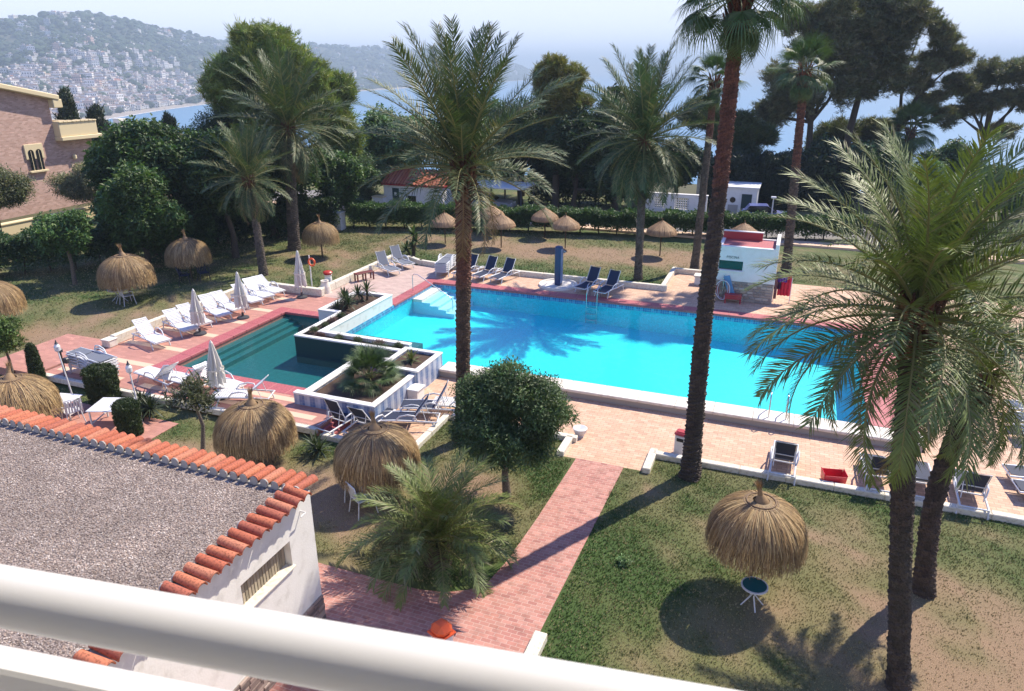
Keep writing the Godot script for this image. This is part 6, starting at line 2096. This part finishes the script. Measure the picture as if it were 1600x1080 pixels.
func small_things() -> void:
	kiosk()
	# blue shower post on its tray
	var t := thing("shower", "blue shower post standing on a round pale tray", "shower", V(-10.16, 0.3, -32.85), -12)
	var g := Geo.new()
	g.box(V(0, 1.0, 0), V(0.34, 1.95, 0.3), 0.05)
	gpart(g, "post", mat("shower_blue", Color(0.02, 0.04, 0.12), 0.35), t)
	wall_box("panel", mat("shower_pale", Color(0.12, 0.18, 0.34), 0.3), t, V(0.17, 0.15, -0.11), V(0.178, 1.85, 0.11))
	g = Geo.new()
	g.lathe([Vector2(0.0, 0.02), Vector2(0.82, 0.03), Vector2(0.86, 0.10), Vector2(0.95, 0.10), Vector2(0.97, 0.0)], 28)
	gpart(g, "tray", M.coping, t)
	g = Geo.new()
	g.tube([V(0.17, 1.7, 0), V(0.32, 1.78, 0), V(0.36, 1.72, 0)], [0.015, 0.015, 0.035], 8)
	gpart(g, "shower_head", M.metal, t)
	# handrails
	t = thing("step_handrail", "curved steel handrail over the pool steps", "handrail", V(-16.4, 0.3, -29.4))
	g = Geo.new()
	g.tube([V(0, -0.05, 0), V(0, 0.75, 0), V(0.1, 0.86, 0), V(0.3, 0.84, 0), V(2.0, -0.1, 0), V(2.1, -0.25, 0), V(2.1, -1.0, 0)], [0.02, 0.02, 0.02, 0.02, 0.02, 0.02, 0.02], 8)
	gpart(g, "rail", M.metal, t)
	for q in [[V(0.5, 0.3, -21.7), 1.0, "steel pool ladder on the white front coping"], [V(-7.95, 0.3, -31.35), -1.0, "steel pool ladder at the far edge by navy loungers"]]:
		t = thing("pool_ladder", q[2], "ladder", q[0], 0, "pool ladders")
		var dz: float = -q[1]
		for s in [-0.25, 0.25]:
			g = Geo.new()
			g.tube([V(s, -0.02, -dz * 0.25), V(s, 0.55, -dz * 0.22), V(s, 0.72, -dz * 0.05), V(s, 0.66, dz * 0.25), V(s, 0.3, dz * 0.36), V(s, -1.1, dz * 0.36)], [0.02, 0.02, 0.02, 0.02, 0.02, 0.02], 8)
			gpart(g, "rail", M.metal, t)
		for y in [-0.35, -0.65, -0.95]:
			wall_box("rung", M.metal, t, V(-0.25, y - 0.02, dz * 0.36 - 0.03), V(0.25, y + 0.02, dz * 0.36 + 0.03))
	# bins
	bin("white waste bin with red lid behind the tall fan palm", V(-2.0, 0.0, -18.75), M.white, M.red_paint, -10)
	bin("grey waste bin with orange hood on the forecourt", V(-4.97, 0.02, -9.32), M.old_plastic, M.orange_plastic, -25, true)
	t = thing("bowl_stand", "red bowl on a white pedestal by the low wall", "planter", V(-20.7, 0.3, -28.7))
	g = Geo.new()
	g.lathe([Vector2(0.22, 0.0), Vector2(0.2, 0.05), Vector2(0.17, 0.5), Vector2(0.2, 0.58), Vector2(0.0, 0.58)], 16)
	gpart(g, "pedestal", M.white, t)
	g = Geo.new()
	g.lathe([Vector2(0.15, 0.58), Vector2(0.22, 0.64), Vector2(0.24, 0.70), Vector2(0.18, 0.75), Vector2(0.0, 0.77)], 18)
	gpart(g, "bowl", M.bowl_red, t)
	t = thing("stone_pot", "squat pale stone pot before the red bowl", "pot", V(-20.2, 0.3, -27.7))
	g = Geo.new()
	g.lathe([Vector2(0.28, 0.0), Vector2(0.24, 0.3), Vector2(0.17, 0.55), Vector2(0.15, 0.56), Vector2(0.0, 0.5)], 16)
	gpart(g, "body", M.coping, t)
	g = Geo.new()
	g.lathe([Vector2(0.15, 0.54), Vector2(0.19, 0.56), Vector2(0.19, 0.6), Vector2(0.14, 0.6), Vector2(0.14, 0.5)], 16)
	gpart(g, "rim", M.coping, t)
	t = thing("stone_block", "pale stone block at the near end of the low wall", "block", V(-23.85, 0.3, -18.7))
	g = Geo.new()
	g.box(V(0, 0.14, 0), V(0.4, 0.28, 0.4), 0.03)
	gpart(g, "body", M.coping, t)
	g = Geo.new()
	g.box(V(0, 0.29, 0), V(0.44, 0.05, 0.44), 0.015)
	gpart(g, "cap", M.coping, t)
	# red bench at the corner and red bench by the kiosk
	t = thing("red_bench", "small red brown bench beside the low wall", "bench", V(-19.6, 0.3, -30.2), 62)
	wall_box("seat", M.brown_paint, t, V(-0.5, 0.38, -0.18), V(0.5, 0.43, 0.18), 0.01)
	for s in [-1, 0, 1]:
		for e in [-1, 1]:
			wall_box("leg", M.brown_paint, t, V(s * 0.45 - 0.03, 0, e * 0.14 - 0.03), V(s * 0.45 + 0.03, 0.38, e * 0.14 + 0.03))
	t = thing("red_crate", "red plastic crate lying on the white kerb", "crate", V(2.05, 0.0, -18.65), 12)
	wall_box("base", M.red_plastic, t, V(-0.24, 0.03, -0.17), V(0.24, 0.05, 0.17))
	for s in [-1, 1]:
		g = Geo.new()
		g.box(V(0, 0.16, s * 0.19), V(0.54, 0.28, 0.02), 0.006, Basis(V(1, 0, 0), s * 0.12))
		gpart(g, "side", M.red_plastic, t)
		g = Geo.new()
		g.box(V(s * 0.27, 0.18, 0), V(0.02, 0.32, 0.38), 0.006, Basis(V(0, 0, 1), -s * 0.12))
		gpart(g, "side", M.red_plastic, t)
	# life ring on its post
	t = thing("life_ring", "orange life ring on a post behind the far umbrella", "life ring", V(-20.95, 0.3, -27.7))
	g = Geo.new()
	g.rod(V(0, 0, 0), V(0, 1.75, 0), 0.03)
	gpart(g, "post", M.white, t)
	g = Geo.new()
	var pts := []
	var rr := []
	for i in 21:
		var a := TAU * i / 20.0
		pts.append(V(0.16 + cos(a) * 0.17, 1.45 + sin(a) * 0.17, 0.06))
		rr.append(0.045)
	g.tube(pts, rr, 8, false)
	gpart(g, "ring", M.orange_plastic, t)
	lamp_post("leaning white garden lamp by the stacked loungers", V(-21.2, 0.0, -14.9), 1.75, V(-0.35, 0, -0.1))
	lamp_post("white garden lamp beside the clipped cypress drum", V(-17.95, 0.0, -14.6), 1.7, V(-0.1, 0, 0.0))
	t = thing("outdoor_tap", "dark standing tap with fittings by the stacked loungers", "tap", V(-22.9, 0.3, -16.0))
	g = Geo.new()
	g.tube([V(0, 0, 0), V(0, 0.9, 0)], [0.05, 0.04], 8)
	gpart(g, "post", M.dark_wood, t)
	g = Geo.new()
	g.box(V(0, 0.95, 0), V(0.2, 0.14, 0.14), 0.03)
	g.box(V(0.2, 0.6, 0), V(0.2, 0.2, 0.14), 0.03)
	gpart(g, "fitting", M.dark_metal, t)
	# pool cleaner float, towels
	t = thing("white_pot", "white bowl shaped pot at the deck corner by the ficus", "pot", V(-5.0, 0.0, -18.75))
	g = Geo.new()
	g.lathe([Vector2(0.1, 0.0), Vector2(0.18, 0.12), Vector2(0.22, 0.26), Vector2(0.19, 0.27), Vector2(0.0, 0.2)], 16)
	gpart(g, "bowl", M.plastic, t)
	g = Geo.new()
	g.lathe([Vector2(0.13, 0.0), Vector2(0.13, 0.03), Vector2(0.0, 0.03)], 14)
	gpart(g, "foot", M.plastic, t)

func kiosk() -> void:
	var t := thing("kiosk", "white pool kiosk with red roof and stone base", "kiosk", V(-1.45, 0.3, -34.5), 0)
	# local: front face at z = +1.2, x from -1.3 to 1.3
	var shade := [[-1.3, -1.2, 0.95, 2.48], [-0.15, 1.15, 0.95, 2.48], [-1.2, -0.15, 0.95, 1.45], [-1.2, -0.15, 1.88, 2.48]]
	for q in shade:
		wall_box("wall", M.white, t, V(q[0], q[2], 1.05), V(q[1], q[3], 1.2))
	wall_box("wall", M.white, t, V(1.15, 0.95, -1.2), V(1.3, 2.76, 1.205))
	wall_box("wall", M.white, t, V(-1.3, 0.95, -1.2), V(-1.15, 2.48, 1.05))
	wall_box("wall", M.white, t, V(-1.15, 0.95, -1.2), V(1.15, 2.48, -1.05))
	wall_box("floor", M.mortar, t, V(-1.15, 0.9, -1.05), V(1.15, 0.95, 1.05))
	wall_box("roof", M.pink_tile, t, V(-1.3, 2.33, -1.05), V(1.15, 2.43, 1.05))
	wall_box("roof_edge", M.white, t, V(-1.3, 2.48, 1.02), V(1.15, 2.55, 1.22), 0.01)
	var par := wall_box("parapet", M.red_paint, t, V(-1.28, 2.43, -1.0), V(0.5, 2.80, -0.85))
	wall_box("parapet_cap", M.white, par, V(-1.3, 2.80, -1.03), V(0.53, 2.84, -0.82), 0.01)
	var win := wall_box("window", M.dark_glass, t, V(-1.2, 1.45, 1.08), V(-0.15, 1.88, 1.10))
	wall_box("sill", M.white, win, V(-1.25, 1.38, 1.1), V(-0.1, 1.44, 1.26), 0.01)
	# rubble base, stone by stone
	var base := Node3D.new()
	base.name = "stone_base"
	t.add_child(base, true)
	wall_box("backing", M.mortar, base, V(-1.28, -0.2, -1.15), V(1.28, 0.94, 1.16))
	rng.seed = 95
	for r in 7:
		var x := -1.28 + rf(-0.1, 0.0)
		while x < 1.2:
			var l := rf(0.14, 0.34)
			var g := Geo.new()
			g.col = [Color(0.34, 0.29, 0.24), Color(0.26, 0.22, 0.19), Color(0.42, 0.37, 0.31), Color(0.30, 0.24, 0.19)][rng.randi() % 4]
			g.box(V(minf(x + l / 2, 1.25 - l / 2), 0.07 + 0.132 * r, 1.17), V(l - 0.02, 0.118, 0.05 + rf(0, 0.03)), 0.02, Basis(V(0, 0, 1), rf(-0.06, 0.06)))
			gpart(g, "stone", M.stone, base)
			x += l
	# lettering over the window
	var tm := TextMesh.new()
	tm.text = "PISCINA"
	tm.font_size = 24
	tm.pixel_size = 0.0062
	tm.depth = 0.012
	var f := SystemFont.new()
	f.font_names = PackedStringArray(["Droid Sans"])
	tm.font = f
	var o := part(tm, "lettering", M.dark_metal, t, Transform3D(Basis(), V(-0.62, 2.05, 1.207)))
	# things in front of it
	t = thing("red_bench", "red bench in the shade of the kiosk wall", "bench", V(-1.85, 0.3, -33.0), 4)
	wall_box("seat", M.red_paint, t, V(-0.38, 0.36, -0.16), V(0.38, 0.42, 0.16), 0.01)
	wall_box("apron", M.red_paint, t, V(-0.36, 0.2, 0.1), V(0.36, 0.36, 0.13))
	for s in [-1, 1]:
		for e in [-1, 1]:
			wall_box("leg", M.red_paint, t, V(s * 0.33 - 0.03, 0, e * 0.12 - 0.03), V(s * 0.33 + 0.03, 0.36, e * 0.12 + 0.03))
	t = thing("lane_rope", "tangled pink and white rope hanging left of the kiosk", "rope", V(-2.35, 0.3, -33.1))
	rng.seed = 96
	for k in 4:
		var g := Geo.new()
		var pts := []
		var rr := []
		for i in 16:
			var a := TAU * i / 15.0
			pts.append(V(sin(a) * (0.2 + 0.04 * k), 0.55 + cos(a) * 0.45 + rf(-0.03, 0.03), 0.05 * k - 0.1 + rf(-0.03, 0.03)))
			rr.append(0.022)
		g.tube(pts, rr, 6, false)
		gpart(g, "coil", [M.pink_tile, M.plastic][k % 2], t)
	var h := Geo.new()
	h.rod(V(0, 0, -0.15), V(0, 1.2, -0.15), 0.02)
	h.rod(V(0, 1.1, -0.15), V(0, 1.1, 0.15), 0.02)
	gpart(h, "stand", M.metal, t)
	t = thing("swim_board", "pale blue foam board leaning at the kiosk wall", "float", V(-2.1, 0.3, -33.22), 0)
	h = Geo.new()
	h.box(V(0, 0.75, 0), V(0.3, 0.9, 0.05), 0.02, Basis(V(0, 0, 1), 0.35))
	gpart(h, "board", mat("board_blue", Color(0.10, 0.26, 0.45), 0.5), t)
	h = Geo.new()
	h.box(V(0.0, 0.27, 0), V(0.34, 0.06, 0.07), 0.01, Basis(V(0, 0, 1), 0.35))
	gpart(h, "edge", M.plastic, t)
	# towels at the kiosk corner
	towel_rack(V(0.22, 0.3, -33.9))
	t = thing("white_bench_block", "low white block wall left of the kiosk", "wall", V(-3.4, 0.3, -35.6))
	wall_box("wall", M.white, t, V(-0.5, 0, -0.25), V(0.6, 0.42, 0.25), 0.02)
	wall_box("cap", M.coping, t, V(-0.55, 0.42, -0.3), V(0.65, 0.48, 0.3), 0.015)

func towel_rack(at: Vector3) -> void:
	# beach things hung on a rack, red below and navy and violet above
	var t := thing("towel_rack", "bundle of red and navy towels hung at the kiosk corner", "towels", at)
	rng.seed = 97
	var h := Geo.new()
	for s in [-0.35, 0.35]:
		h.rod(V(s, 0, 0), V(s, 1.25, 0), 0.02)
	h.rod(V(-0.35, 1.22, 0), V(0.35, 1.22, 0), 0.02)
	gpart(h, "rack", M.plastic, t)
	var cols := [["towel_red", Color(0.55, 0.02, 0.05)], ["towel_navy", Color(0.015, 0.012, 0.06)], ["towel_violet", Color(0.12, 0.04, 0.25)], ["towel_pink", Color(0.5, 0.25, 0.25)]]
	var spots := [[0.06, 0.35, 0.55, 0], [-0.24, 0.65, 0.28, 1], [-0.05, 1.0, 0.4, 2], [-0.3, 0.2, 0.12, 3]]
	for q in spots:
		var m := mat(cols[q[3]][0], cols[q[3]][1], 0.9)
		var g := Geo.new()
		var n := 14
		var bot: float = q[1]
		for i in n:
			var u0: float = q[0] - q[2] / 2 + q[2] * i / n
			var u1: float = q[0] - q[2] / 2 + q[2] * (i + 1) / n
			var z0: float = 0.06 + 0.035 * sin(i * 1.7 + q[3]) + 0.03 * q[3]
			var z1: float = 0.06 + 0.035 * sin((i + 1) * 1.7 + q[3]) + 0.03 * q[3]
			g.quad(V(u0, bot, z0 * 1.6), V(u1, bot, z1 * 1.6), V(u1, 1.26, z1 * 0.6), V(u0, 1.26, z0 * 0.6))
			g.quad(V(u0, 1.26, z0 * 0.6), V(u1, 1.26, z1 * 0.6), V(u1, 1.0, -z1), V(u0, 1.0, -z0))
		gpart(g, "towel", m, t)
